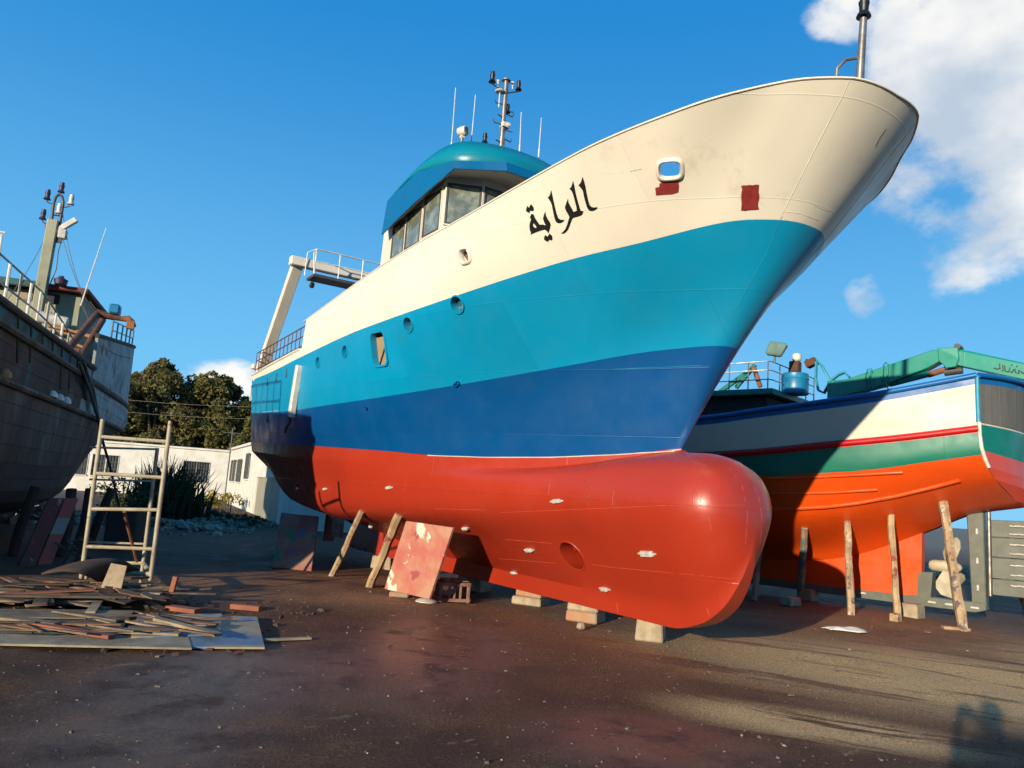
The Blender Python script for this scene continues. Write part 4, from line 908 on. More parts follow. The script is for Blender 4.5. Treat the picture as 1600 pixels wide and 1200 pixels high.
# ================================================================== the derelict boat on the left
M['d_teal'] = wood('old_teal_paint', (.02, .13, .14), (.05, .075, .065), .8, 2.0, spots=[(.06, .035, .022)], spot_scale=3, spot_lo=.5, spot_hi=.6)
M['d_brown'] = wood('old_brown_planks', (.07, .036, .02), (.035, .021, .014), .85, 2.2, stretch=(1, 1, .4), spots=[(.015, .11, .11), (.15, .115, .085), (.10, .035, .015)], spot_scale=1.3, spot_lo=.56, spot_hi=.64)
M['d_grey'] = wood('weathered_planks', (.12, .082, .05), (.05, .033, .021), .85, 2.5, stretch=(1, 1, .35), spots=[(.05, .02, .012), (.16, .15, .13)], spot_scale=1.4, spot_lo=.56, spot_hi=.68)
M['d_dark'] = wood('old_bottom_planks', (.04, .022, .018), (.06, .04, .03), .85, 2.2, spots=[(.10, .03, .02)], spot_scale=2)
M['d_pale'] = wood('flaking_pale_paint', (.36, .40, .41), (.25, .28, .28), .75, 2.0, spots=[(.12, .09, .07), (.06, .19, .24), (.13, .06, .03)], spot_scale=1.7, spot_lo=.54, spot_hi=.7)
M['d_house'] = wood('house_green_grey', (.36, .37, .26), (.28, .28, .19), .8, 2.0, spots=[(.12, .07, .04)], spot_scale=3, spot_lo=.64, spot_hi=.7)
M['d_orange'] = wood('broken_planking', (.46, .24, .10), (.30, .15, .07), .85)
M['d_redroof'] = mat('roof_red', (.20, .04, .03), (.12, .04, .03), 4, .8)
U3 = (.322, -.947)
db = thing('derelict_fishing_boat', 'old dark wooden fishing boat being broken up, with rusty pipes and mast', 'fishing boat', tuple(EYEP+(Vector((-8.1, 8.14, 0))-EYEP)*1.2), U3, scale=1.2)
hb = [(2.1, 0), (2.08, 1.2), (1.98, 1.88), (1.5, 2.07), (-1.2, 2.1), (-4, 2.12), (-8, 2.1), (-10.5, 2.08), (-12.2, 2.02)]
rl = lambda z, k=1.0, sh=0.0, far=None: [(s-sh*(1 if s > -6 else -1), t*k, z) for s, t in hb]
R3 = dict(top=[(s, t, 3.50) for s, t in hb], str_=[(s, t, 3.26) for s, t in hb], low=[(s-(.1 if s > -1 else 0), t*.985, 2.62) for s, t in hb],
          b1=[(1.9, 0, 1.8), (1.88, 1.1, 1.75), (1.75, 1.75, 1.7), (1.2, 1.96, 1.65), (-2, 2.02, 1.6), (-5, 2.02, 1.58), (-8, 1.86, 1.68), (-10.3, 1.5, 1.9), (-11.9, 1.0, 2.15)],
          b2=[(1.6, 0, 1.05), (1.55, .8, 1.02), (1.3, 1.4, .98), (.5, 1.65, .94), (-2, 1.72, .90), (-5, 1.74, .88), (-8, 1.45, 1.0), (-10.2, .85, 1.35), (-11.6, .35, 1.7)],
          ke=[(1.2, 0, .56), (1.1, .1, .56), (.5, .13, .56), (-2, .14, .56), (-4, .14, .56), (-7, .14, .58), (-9.5, .12, .68), (-11, .1, .95), (-11.6, .05, 1.3)])
rows3, band3 = loft_rows([R3[k] for k in ('top', 'str_', 'low', 'b1', 'b2', 'ke')], 56, [1, 3, 4, 4, 4])
bmat = {0: ('d_teal', 'd_pale'), 1: ('d_brown', 'd_pale'), 2: ('d_grey', 'd_grey'), 3: ('d_dark', 'd_grey'), 4: ('d_dark', 'd_dark')}
dh = None
def hull_plank(rA, rB, j0, j1, side, m_, gap=.003):
    """one plank of the skin, a strip with thickness and an open joint"""
    A = [Vector(p) for p in rA[j0:j1+1]]; B = [Vector(p) for p in rB[j0:j1+1]]; G0 = []; G1 = []
    for a, b_ in zip(A, B):
        d = (b_-a); d = d.normalized()*gap if d.length > .05 else d*.02; a2 = a+d; b2 = b_-d
        o = Vector((0, .03, .0)) if a.y > .3 else Vector((-.03, 0, 0))
        q = [a2, b2, b2-o, a2-o]; G0.append(q+[q[0]])
    if side < 0: G0 = [[Vector((p.x, -p.y, p.z)) for p in r] for r in G0]
    mb = MB(); mb.grid(G0); mb.add(G0[0][:-1], [(0, 1, 2, 3)]); mb.add(G0[-1][:-1], [(0, 1, 2, 3)]); return mb.build('plank', m_, dhull, smooth=40)
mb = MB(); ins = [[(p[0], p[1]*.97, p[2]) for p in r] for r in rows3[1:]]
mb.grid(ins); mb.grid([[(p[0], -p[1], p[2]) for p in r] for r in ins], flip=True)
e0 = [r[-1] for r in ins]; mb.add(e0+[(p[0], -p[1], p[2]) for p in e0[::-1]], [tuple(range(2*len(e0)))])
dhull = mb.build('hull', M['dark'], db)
split = int(np.argmin([abs(p[0]+6.3) for p in rows3[0]]))
for i in range(len(rows3)-1):
    na, nb_ = bmat[band3[i]]
    for side in (1, -1):
        hull_plank(rows3[i], rows3[i+1], 0, split+(i % 3)*2-2, side, M[na]); hull_plank(rows3[i], rows3[i+1], split+(i % 3)*2-2, 55, side, M[nb_])
for key, r_, z in (('str_', .055, 0), ('low', .05, 0), ('top', .05, .02)):
    for sg in (1, -1):
        P = [(p[0], sg*(p[1]+.02), p[2]+z) for p in spline(R3[key], 40) if p[0] < 2.2 and (key != 'top' or p[0] > -6.4)]
        mb = MB(); mb.tube(P, r_, 7); mb.build('rubbing_strake', M['d_grey'] if key != 'top' else M['d_brown'], db, smooth=50)
mb = MB(); mb.grid([[(p[0], p[1]*k*.96, 3.12) for k in (1, .5, 0, -.5, -1)] for p in rows3[0]]); mb.build('deck', M['d_dark'], db)
mb = MB(); mb.plate([(1.2, 0, .28), (-11, 0, .32), (-11.3, 0, .95), (-9.5, 0, .72), (1.1, 0, .66)], .24); mb.build('keel', M['d_dark'], db, bevel=.01)
# raised after part: panels with open joints
for sg in (1, -1):
    ss_ = np.linspace(-6.3, -11.9, 9)
    for i in range(8):
        s0, s1 = ss_[i]-.01, ss_[i+1]+.01; tA = np.interp(-s0, [-h[0] for h in hb], [h[1] for h in hb]); tB = np.interp(-s1, [-h[0] for h in hb], [h[1] for h in hb])
        z0 = 4.12+.118*(-s0-6.3); z1 = 4.12+.118*(-s1-6.3)
        mb = MB(); mb.plate([(s0, sg*tA, 3.33), (s1, sg*tB, 3.33), (s1+.18*i/7, sg*tB, z1), (s0+.18*i/7, sg*tA, z0)], .05); mb.build('bulwark_panel', M['d_pale'], db)
    mb = MB(); mb.tube([(s, sg*(np.interp(-s, [-h[0] for h in hb], [h[1] for h in hb])), 4.16+.118*(-s-6.3)) for s in np.linspace(-6.3, -11.8, 8)], .05, 7); mb.build('bulwark_cap', M['d_dark'], db, smooth=40)
    for k, s in enumerate(np.linspace(-8.2, -11.7, 6)):
        t_ = sg*(np.interp(-s, [-h[0] for h in hb], [h[1] for h in hb])-.05); z = 4.16+.118*(-s-6.3)
        mb = MB(); mb.tube([(s, t_, z), (s+.03*(k % 2), t_, z+.42)], .018, 6); mb.build('rail_post', M['steel'], db)
    for dz in (.22, .42):
        mb = MB(); mb.tube([(s, sg*(np.interp(-s, [-h[0] for h in hb], [h[1] for h in hb])-.05), 4.16+.118*(-s-6.3)+dz) for s in np.linspace(-8.2, -11.7, 6)], .014, 6); mb.build('rail', M['darksteel'], db, smooth=50)
mb = MB(); mb.box((-12.0, 0, 4.0), (.08, 3.9, 1.5)); mb.build('stern_board', M['d_pale'], db, bevel=.02)
# fore-deck railing
ps = np.linspace(.2, -5.0, 11)
tt_ = lambda s: np.interp(-s, [-h[0] for h in hb], [h[1] for h in hb])-.12
for i, s in enumerate(ps):
    mb = MB(); h_ = .62 if s > -2.6 else .62-.13*(-2.6-s); mb.tube([(s, tt_(s), 3.45), (s, tt_(s), 3.5+h_)], .016 if i % 2 else .02, 7); mb.build('rail_post', M['wpaint'] if i % 3 else M['steel'], db, smooth=40)
for z, k in ((.62, 1), (.3, .5)):
    mb = MB(); mb.tube([(s, tt_(s), 3.5+(z if s > -2.6 else z-.13*(-2.6-s)*k)) for s in ps], .014, 7); mb.build('rail', M['steel'], db, smooth=40)
# deckhouse lit by the sun, with mast, radar and antenna
SH = -8.0
hc = on_s(db, 127, 480, SH).y; htop = on_s(db, 126, 461, SH).z
mb = MB(); mb.box((SH-1.2, hc/2-.85, (3.1+htop)/2), (2.4, hc+1.7, htop-3.1)); dhs = mb.build('deckhouse', M['d_house'], db, bevel=.03)
mb = MB(); w0 = on_s(db, 70, 458, SH); w1 = on_s(db, 92, 476, SH); mb.box((SH+.005, (w0.y+w1.y)/2, (w0.z+w1.z)/2), (.06, abs(w1.y-w0.y), abs(w0.z-w1.z))); mb.build('window', M['dark'], dhs)
mb = MB(); w0 = on_s(db, 28, 452, SH); w1 = on_s(db, 50, 470, SH); mb.box((SH+.005, (w0.y+w1.y)/2, (w0.z+w1.z)/2), (.05, abs(w1.y-w0.y), abs(w0.z-w1.z))); mb.build('panel', M['woodlight'], dhs)
mb = MB(); mb.box((SH-1.15, hc/2-.85, htop+.06), (2.8, hc+2.0, .1)); mb.build('roof', M['d_redroof'], db, bevel=.02)
mb = MB(); mb.box((SH+.27, hc/2-1.2, htop+.04), (.1, hc+1.0, .14)); mb.build('roof_edge', M['d_teal'], db, bevel=.02)
for i, (x0, y0, x1, y1) in enumerate(((70, 503, 125, 520), (75, 509, 145, 526), (95, 512, 150, 530), (80, 515, 120, 527), (85, 525, 135, 545))):
    a, b_ = on_s(db, x0, y0, SH+.35+.15*i), on_s(db, x1, y1, SH+.35+.15*i); mb = MB(); mb.beam(a, b_, .18, .05); mb.build('broken_plank', M['d_orange'], db, bevel=.006)
mb = MB(); mb.tube([on_s(db, 60, 494, SH+.5), on_s(db, 105, 505, SH+.5)], .12, 12); mb.build('exhaust_pipe', M['zinc'], db, smooth=40)
mA, mB = on_s(db, 56, 500, SH+.35), on_s(db, 84, 344, SH+.35)
mb = MB(); mb.beam(mA-(mB-mA)*.25, mB, .21, .16, (1, 0, 0)); mb.build('mast', M['d_house'], db, bevel=.02)
mk = lambda x, y: on_s(db, x, y, SH+.35)
mb = MB(); mb.beam(mk(74, 367), mk(97, 369), .3, .05, (1, 0, 0)); mb.build('mast_crosstree', M['darksteel'], db)
mb = MB(); mb.tube([mk(78, 366), mk(84, 318), mk(87, 308), mk(92, 304), mk(97, 307), mk(99, 316), mk(91, 366)], .03, 8); mb.tube([mk(82, 336), mk(95, 337)], .02, 6); mb.build('mast_hoop', M['darksteel'], db, smooth=50)
for L, k in (([(84, 319), (76, 317), (73, 314)], 1), ([(99, 324), (108, 323), (110, 320)], 1), ([(78, 351), (70, 349), (66, 345)], 1)):
    mb = MB(); mb.tube([mk(*p) for p in L], .012, 6); mb.build('lamp_arm', M['darksteel'], db, smooth=50)
upv = (mB-mA).normalized()
M['purple'] = mat('faded_lamp_purple', (.05, .03, .09), (.03, .02, .05), 9, .5)
for x, y, mm in ((95, 303, 'purple'), (73, 314, 'purple'), (66, 345, 'purple'), (110, 322, 'wpaint'), (91, 336, 'wpaint')): lamp(mk(x, y), upv, .95, db, M[mm])
mb = MB(); mb.beam(mk(84, 364), mk(120, 343), .12, .09, (1, 0, 0)); mb.build('radar_scanner', M['wpaint'], db, bevel=.02)
mb = MB(); mb.box(mk(98, 366), (.14, .16, .2)); mb.build('radar_gearbox', M['zinc'], db, bevel=.02)
mb = MB(); mb.tube([mk(126, 478), mk(166, 356)], [.016, .008], 6); mb.build('whip_antenna', M['wpaint'], db, smooth=50)
mb = MB(); mb.tube([mk(96, 376), mk(91, 392), mk(88, 420), mk(76, 450)], .012, 5); mb.build('mast_cable', M['darksteel'], db, smooth=50)
mb = MB(); mb.tube([mk(70, 348), mk(71, 372), mk(66, 410)], .008, 5); mb.build('mast_cable', M['darksteel'], db, smooth=50)
mb = MB(); mb.tube([mk(-2, 408), mk(3, 366)], .02, 6); mb.tube([mk(-4, 362), mk(9, 364)], .03, 6); mb.build('side_antenna', M['wpaint'], db, smooth=50)
mb = MB(); q = mk(94, 446); mb.lathe(q, (0, 0, 1), [(.05, 0), (.12, .02), (.14, .12), (.06, .16), (.05, .2)], 10); mb.build('roof_vent', M['purple'], db, smooth=40)
# gallows of rusty pipe
gp = lambda x, y, t=2.0: on_t(db, x, y, t)
for a, b_, r_ in (((93, 562), (153, 489), .065), ((114, 577), (161, 500), .06)):
    mb = MB(); mb.tube([gp(*a), gp(*b_)], r_, 10); mb.build('gallows_pipe', M['rust'], db, smooth=40)
S9 = gp(155, 492).x; mb = MB(); e_ = Vector((0, 0, 0))
g0 = gp(152, 490); gs = lambda x, y: on_s(db, x, y, g0.x)
mb.tube([gs(150, 488), gs(165, 493), gs(190, 498)], [.08, .07, .05], 10); mb.build('gallows_arm', M['rust'], db, smooth=40)
mb = MB(); mb.tube([gs(188, 498), gs(200, 498), gs(206, 503), gs(210, 511)], [.05, .07, .06, .04], 8); mb.box(gs(204, 508), (.1, .14, .16)); mb.build('hanging_block', M['rustpaint'], db, smooth=40)
mb = MB(); mb.box(gs(180, 484), (.25, .2, .2)); mb.build('light_box', M['tank'], db, bevel=.03)
mb = MB(); mb.beam(gp(118, 548), gp(121, 562), .12, .12); mb.build('stanchion', M['rust'], db)
for L in ([(125, 570), (140, 610), (155, 660)], [(130, 565), (146, 610), (158, 680), (172, 730), (186, 790)], [(133, 575), (150, 640), (163, 700)]):
    mb = MB(); mb.tube([gp(x, y, 2.2) for x, y in L], .03, 6); mb.build('hanging_rope', M['darksteel'], db, smooth=50)
# litter lying on the strake
for i, (x, y, r_) in enumerate(((82, 622, .10), (93, 628, .09), (103, 632, .10), (8, 590, .1))):
    q = gp(x, y, 2.12); mb = MB(); mb.lathe((q.x, 2.1, 2.66), (.1*i, .2, 1), [(.02, 0), (r_, .02), (r_*.8, .07), (r_*.3, .11)], 9); mb.build('rag', M['wpaint'] if i < 3 else M['d_orange'], db, smooth=50)

# rigging, cables and clutter about the deck
rc = random.Random(5)
for (a, b_, sag) in (((84, 346), (10, 470), .15), ((92, 350), (132, 468), .1), ((78, 352), (58, 470), .1), ((97, 330), (150, 488), .35), ((130, 480), (205, 560), .3), ((40, 470), (120, 520), .2), ((140, 470), (190, 500), .15)):
    P0, P1_ = mk(*a), mk(*b_); mb = MB(); mb.tube([P0.lerp(P1_, k/8)-Vector((0, 0, sag*math.sin(math.pi*k/8))) for k in range(9)], .007, 5); mb.build('rigging_line', M['darksteel'], db, smooth=50)
for i in range(16):
    s_ = rc.uniform(-7.4, -1.2); t_ = rc.uniform(-.6, 1.75); h_ = rc.uniform(.18, .6); mm = rc.choice(['rust', 'rustpaint', 'd_orange', 'd_grey', 'steel', 'd_brown'])
    mb = MB()
    if i % 3 == 0: mb.box((s_, t_, 3.12+h_/2), (rc.uniform(.2, .5), rc.uniform(.2, .4), h_), Matrix.Rotation(rc.uniform(0, 3), 3, 'Z')); nm = 'deck_box'
    elif i % 3 == 1: mb.tube([(s_, t_, 3.1), (s_+rc.uniform(-.3, .3), t_+rc.uniform(-.2, .2), 3.2+h_*1.4), (s_+rc.uniform(-.6, .6), t_+rc.uniform(-.2, .2), 3.25+h_*1.7)], .035, 7); nm = 'bent_pipe'
    else: mb.beam((s_-.5, t_, 3.2+h_*.3), (s_+.4, t_+rc.uniform(-.4, .4), 3.25+h_), .12, .03); nm = 'loose_board'
    mb.build(nm, M[mm], db, bevel=.005 if i % 3 != 1 else 0)
for i in range(7):
    s_ = -.9-.62*i; P = [(s_-.05*k, tt_(s_)+.16, 3.5-.1*k+.02*math.sin(k)) for k in range(rc.randint(3, 8))]; mb = MB(); mb.tube(P, .014, 5); mb.build('hanging_rope', M['d_grey'], db, smooth=50)

# ================================================================== things standing and lying in the yard
def shore(top, base, r, m_, label, tree, group='timber shores under the boats', foot=None):
    """rough timber prop from the ground up to the hull"""
    b_ = gnd(*base); l, n = hit(tree, *top)
    t_ = l if l is not None else b_+Vector((0, 0, 1.5))
    t_ = t_+(t_-b_).normalized()*.03; rr = random.Random(base[0]); N = 9; P = []
    side = (t_-b_).cross(Vector((0, 1, 0))).normalized()
    for k in range(N): P.append(b_+(t_-b_)*(k/(N-1))+side*rr.uniform(-.012, .012)-Vector((0, 0, .02 if k == 0 else 0)))
    mb = MB(); mb.tube(P, [r*rr.uniform(.88, 1.1) for _ in P], 7); o = mb.build('timber_shore', m_, smooth=50); tag(o, label, 'timber prop', group); return o
shore((566, 800), (518, 902), .06, M['timberred'], 'thin leaning timber prop under the red hull, left of the pair', BV)
shore((624, 806), (577, 917), .075, M['timber'], 'thicker tan leaning timber prop beside the red and white board', BV)
shore((1474, 786), (1505, 986), .078, M['timberred'], 'thick paint-spattered timber prop in front of the propeller', BV2)
shore((1392, 806), (1403, 971), .058, M['timber'], 'slim upright tan timber prop left of the propeller', BV2)
shore((1324, 816), (1330, 962), .062, M['timberred'], 'blotched timber prop at the edge of the bow shadow', BV2)
shore((1258, 826), (1250, 936), .068, M['timberblue'], 'timber prop with teal paint in the shade of the bow', BV2)
shore((1188, 846), (1178, 938), .062, M['woodgrey'], 'grey timber prop just behind the bulbous bow', BV2)
p = gnd(1606, 962); mb = MB(); mb.tube([p, p+Vector((-.12, .05, .5)), p+Vector((-.25, .1, 1.6))], .06, 7); tag(mb.build('timber_shore', M['timber'], smooth=50), 'timber prop under the rudder at the right edge', 'timber prop', 'timber shores under the boats')
q = gnd(1492, 984); mb = MB(); mb.beam(q+Vector((-.2, 0, .025)), q+Vector((.2, -.05, .025)), .14, .05); tag(mb.build('wood_wedge', M['timber'], bevel=.01), 'flat wooden pad under the thick paint-spattered prop', 'wood block')
def block(px, py, sx, sy, sz, m_, label, rot=0.0, z=0.0, taper=.9, name='concrete_block'):
    p = gnd(px, py); mb = MB(); mb.box((p.x, p.y+sy/2, z+sz/2), (sx, sy, sz), Matrix.Rotation(rot, 3, 'Z'), taper=taper); o = mb.build(name, m_, bevel=.018); return tag(o, label, 'block', 'blocks carrying the keels')
block(1020, 1004, .34, .34, .27, M['conc'], 'pale concrete block under the front of the bulb', -.3)
p = gnd(1018, 1003); mb = MB(); mb.box((p.x, p.y+.2, .31), (.13, .2, .09), Matrix.Rotation(-.4, 3, 'Z')); tag(mb.build('wood_wedge', M['woodbrown'], bevel=.008), 'small brown wedge on the front concrete block', 'wood block')
block(917, 974, .46, .36, .145, M['concred'], 'lower reddish block of the second keel stack', -.5, 0, .97); block(916, 974, .44, .32, .11, M['conc'], 'upper pale slab of the second keel stack', -.42, .147, .96)
block(829, 947, .5, .34, .12, M['conc'], 'lower slab of the third keel stack', -.5, 0, .97); block(832, 947, .46, .30, .13, M['concred'], 'upper slab of the third keel stack', -.6, .122, .97)
block(740, 925, .5, .4, .25, M['conc'], 'concrete block in the shade under the keel', -.5); block(600, 890, .5, .4, .25, M['conc'], 'concrete block far back under the keel', -.5)
block(908, 984, .10, .1, .08, M['conc'], 'small loose stone in front of the second keel stack', .4, 0, .8, 'loose_stone')
block(1433, 968, .36, .3, .25, M['conc'], 'blue-stained concrete block under the grey keel shoe', .7, 0, .94); block(1268, 940, .34, .3, .22, M['concred'], 'reddish block in the bow shadow', .7); block(1240, 948, .3, .26, .16, M['conc'], 'dusty block at the foot of the teal-painted prop', .5)
block(1403, 973, .17, .15, .14, M['timber'], 'wooden foot block under the slim tan prop', .6, 0, .95, 'wood_block')
# leaning boards
def board(corners, zb, tree, m_, label, thick=.05, name='steel_plate', pull=.985, tz=None):
    """sheet leaning on a hull: two top corners (on the hull), two bottom corners (near the ground)"""
    (tlx, tly), (trx, try_), (brx, bry), (blx, bly) = corners
    BL, BR = gnd(blx, bly, zb), gnd(brx, bry, zb+.0); Y = None
    l, n = hit(tree, (tlx+trx)/2, (tly+try_)/2-6)
    d = (l-EYEP).length*pull if l is not None else (BL-EYEP).length*1.05
    k = lambda x, y: EYEP+ray(x, y).normalized()*d
    TL = k(tlx, tly); TR = BR+(TL-BL)*.985; mb = MB(); mb.plate([BL, BR, TR, TL], thick); o = mb.build(name, m_, bevel=.006); return tag(o, label, 'board', 'boards leaning on the hull')
M['plate_rw'] = mat('flaking_red_white_board', (.48, .13, .10), (.50, .27, .17), 2.2, .75, bump=.5, bscale=30, spots=[(.36, .08, .08), (.72, .66, .52)], spot_scale=2.0, spot_lo=.60, spot_hi=.63)
M['plate_mix'] = mat('patched_board', (.34, .07, .06), (.32, .18, .12), 2.0, .8, bump=.5, bscale=30, spots=[(.04, .18, .09), (.07, .14, .2)], spot_scale=2.2, spot_lo=.56, spot_hi=.6)
board(((636, 814), (705, 831), (672, 936), (602, 920)), .09, BV, M['plate_rw'], 'flaking red and white board leaning under the red hull', .045, 'leaning_board')
board(((440, 802), (505, 800), (487, 893), (425, 887)), .02, BV, M['plate_mix'], 'dark patched board with green stains near the stern', .05, 'leaning_board', 1.0)
block(622, 934, .3, .16, .08, M['concred'], 'brick under the lower corner of the red and white board', .1, 0, .95, 'brick')
p = gnd(666, 941); mb = MB(); mb.lathe((p.x, p.y, 0), (0, 0, 1), [(.16, 0), (.17, .02), (.1, .05), (.03, .06)], 9); tag(mb.build('rag', M['wpaint'], smooth=60), 'crumpled white rag at the foot of the red and white board', 'rag')
for (x0, x1, yt, yb, mm, lab) in ((28, 54, 782, 886, 'plate_old', 'dark red flaking support board under the derelict boat'), (56, 79, 780, 884, 'plate_band', 'narrow red support board with a grey band under the derelict boat')):
    M['plate_old'] = M.get('plate_old') or mat('support_old_red', (.13, .035, .03), (.07, .045, .04), 3, .85, bump=.4, spots=[(.3, .22, .18)], spot_scale=5, spot_lo=.62, spot_hi=.68)
    if 'plate_band' not in M:
        m_, t, b = principled('support_banded'); co = t.add('ShaderNodeTexCoord').outputs['Object']; sp = t.add('ShaderNodeSeparateXYZ'); t.link(co, sp.inputs[0])
        f = t.math('MULTIPLY', t.ramp(sp.outputs['Z'], .48, .50), t.ramp(sp.outputs['Z'], .74, .76, 1, 0)); c = t.mix(f, t.mix(t.noise(co, 5, 5), (.26, .07, .05), (.2, .06, .05)), (.16, .19, .18)); t.link(c, b.inputs['Base Color']); b.inputs['Roughness'].default_value = .8; M['plate_band'] = m_
    a, b_ = gnd(x0, yb), gnd(x1, yb-1); mb = MB(); h_ = 1.06
    mb.plate([a, b_, b_+Vector((-.1, .7, h_)), a+Vector((-.1, .7, h_))], .05); tag(mb.build('support_board', M[mm], bevel=.006), lab, 'board', 'boards under the derelict boat')
for i, (x, y) in enumerate(((95, 870), (118, 862), (20, 868), (140, 852))):
    p = gnd(x, y); mb = MB(); mb.tube([p, p+Vector((.05*(i % 2), .1, .5)), p+Vector((-.1+.1*i, .2, 1.2))], .09, 7); tag(mb.build('timber_shore', M['d_dark'], smooth=50), ('dark post under the derelict boat behind the banded board', 'dark post at the shaded bilge of the derelict boat, next to the scaffold', 'leftmost dark post under the derelict boat', 'dark post behind the left scaffold leg')[i], 'timber prop', 'posts under the derelict boat')
# steel trestle lying under the derelict boat
tr = thing('steel_trestle', 'thin teal steel trestle lying in the shade under the derelict boat', 'trestle', gnd(105, 880))
M['trestle'] = mat('trestle_teal', (.03, .09, .09), (.05, .05, .045), 6, .7)
for (x0, y0, x1, y1) in ((80, 850, 118, 880), (118, 842, 84, 884), (84, 884, 122, 884), (98, 848, 124, 846), (100, 850, 132, 878), (126, 848, 104, 882)):
    a, b_ = gnd(x0, 884), gnd(x1, 884); a.z = (884-y0)*.011; b_.z = (884-y1)*.011; mb = MB(); mb.tube([a, b_+Vector((0, .25, 0))], .018, 6); mb.build('bar', M['trestle'], tr, world=True)
# crate
def crate():
    p = gnd(709, 942); r = thing('slatted_crate', 'small worn brown slatted crate beside the leaning red and white board', 'crate', p, (math.cos(.25), math.sin(.25)))
    W, D, Hh = .42, .32, .30; m_ = M['crate'] = mat('crate_brown', (.17, .07, .05), (.28, .17, .12), 6, .85, bump=.5)
    for x in (-W/2, W/2):
        for y in (0, D): mb = MB(); mb.box((x, y, Hh/2), (.05, .05, Hh)); mb.build('corner_post', m_, r, bevel=.008)
    for z in (.04, Hh-.03):
        for y in (-.028, D+.028): mb = MB(); mb.box((0, y, z), (W+.04, .02, .05)); mb.build('slat', m_, r, bevel=.004)
        for x in (-W/2-.03, W/2+.03): mb = MB(); mb.box((x, D/2, z), (.02, D+.04, .05)); mb.build('slat', m_, r, bevel=.004)
    for x in (-.08, .0, .09): mb = MB(); mb.box((x, -.004, Hh/2), (.035, .018, Hh-.12)); mb.build('slat', m_, r, bevel=.004)
    for x in (-.12, .02, .14): mb = MB(); mb.box((x, D/2, Hh+.016), (.11, D+.06, .018), Matrix.Rotation(.06*x, 3, 'Y')); mb.build('lid_board', m_, r, bevel=.004)
crate()
# white plastic bag
p = gnd(1322, 987); mb = MB(); G = []
for i in range(7):
    u_ = i/6; row = []
    for j in range(9):
        v_ = j/8; hgt = .06*math.sin(math.pi*min(1, max(0, u_)))*math.sin(math.pi*v_)*(1+.6*math.sin(7*v_+3*u_)); row.append((p.x-.27+.54*v_+.04*math.sin(5*u_), p.y+.22*(u_-.3)+.05*math.sin(6*v_), .012+max(0, hgt)+.008*random.random()))
    G.append(row)
mb.grid(G); bo = mb.build('plastic_bag', M['bag'] if 'bag' in M else mat('plastic_bag', (.78, .77, .74), (.6, .58, .54), 9, .4), smooth=50); bo.modifiers.new('t', 'SOLIDIFY').thickness = .006
tag(bo, 'flattened white plastic bag on the brown ground', 'bag')
# scaffold frame
sc_b = gnd(182, 906); scf = thing('scaffold_frame', 'pale tubular scaffold frame standing by the derelict boat', 'scaffold', sc_b)
M['scaf'] = mat('scaffold_paint', (.42, .38, .27), (.30, .24, .15), 5, .55, spots=[(.2, .09, .04)], spot_scale=7, spot_lo=.62, spot_hi=.68)
YS = 10.4
def sp(x, y, Y=YS): d = ray(x, y); return EYEP+d*(Y/d.y)
A0, A1, B0, B1 = sp(127, 902), sp(160.5, 655), sp(235, 906), sp(266.5, 658)
for a, b_, r_ in ((A0, A1, .03), (B0, B1, .03)): mb = MB(); mb.tube([a, b_], r_, 10); mb.build('post', M['scaf'], scf, world=True, smooth=40)
Yb = YS+1.15; C0_, C1_ = sp(222, 893, Yb), sp(246, 700, Yb); D0, D1 = sp(136, 893, Yb), sp(158, 765, Yb)
mb = MB(); mb.tube([C0_, C1_], .028, 10); mb.build('post', M['scaf'], scf, world=True, smooth=40)
for ya, yb in ((683, 691), (741, 748), (797, 798.5), (855, 859)):
    f = lambda P, Q, y: P+(Q-P)*((y-proj_y(P))/(proj_y(Q)-proj_y(P)))
    def proj_y(p):
        q = cam.matrix_world.inverted() @ p; return 600-F_PX*q.y/-q.z
    a, b_ = f(A0, A1, ya), f(B0, B1, yb); mb = MB(); mb.tube([a, b_], .024, 8); mb.build('rung', M['scaf'], scf, world=True, smooth=40)
mb = MB(); mb.tube([f(A0, A1, 895), f(B0, B1, 897)], .03, 8); mb.build('base_rail', M['scaf'], scf, world=True, smooth=40)
mb = MB(); mb.tube([f(B0, B1, 897), C0_+Vector((0, 0, .12)), ], .03, 8); mb.build('base_rail', M['scaf'], scf, world=True, smooth=40)
mb = MB(); mb.tube([C0_+Vector((0, 0, .12)), D0+Vector((0, 0, .12))], .026, 8); mb.build('base_rail', M['scaf'], scf, world=True, smooth=40)
mb = MB(); mb.tube([D0+Vector((0, 0, .12)), f(A0, A1, 895)], .026, 8); mb.build('base_rail', M['scaf'], scf, world=True, smooth=40)
for y in (848, 750, 700):
    a, b_ = sp(140, y-1, Yb), sp(246-(y-700)*.12, y+2, Yb); mb = MB(); mb.tube([a, b_], .016, 6); mb.build('brace', M['scaf'], scf, world=True, smooth=40)
mb = MB(); mb.tube([sp(194, 800, YS+.3), sp(214, 878, Yb)], .022, 7); mb.build('brace', M['rustpaint'], scf, world=True, smooth=40)
for q in (A0, B0, C0_, D0):
    mb = MB(); mb.tube([Vector((q.x, q.y, 0)), q+Vector((0, 0, .1))], .022, 8); mb.build('foot', M['scaf'], scf, world=True, smooth=40)
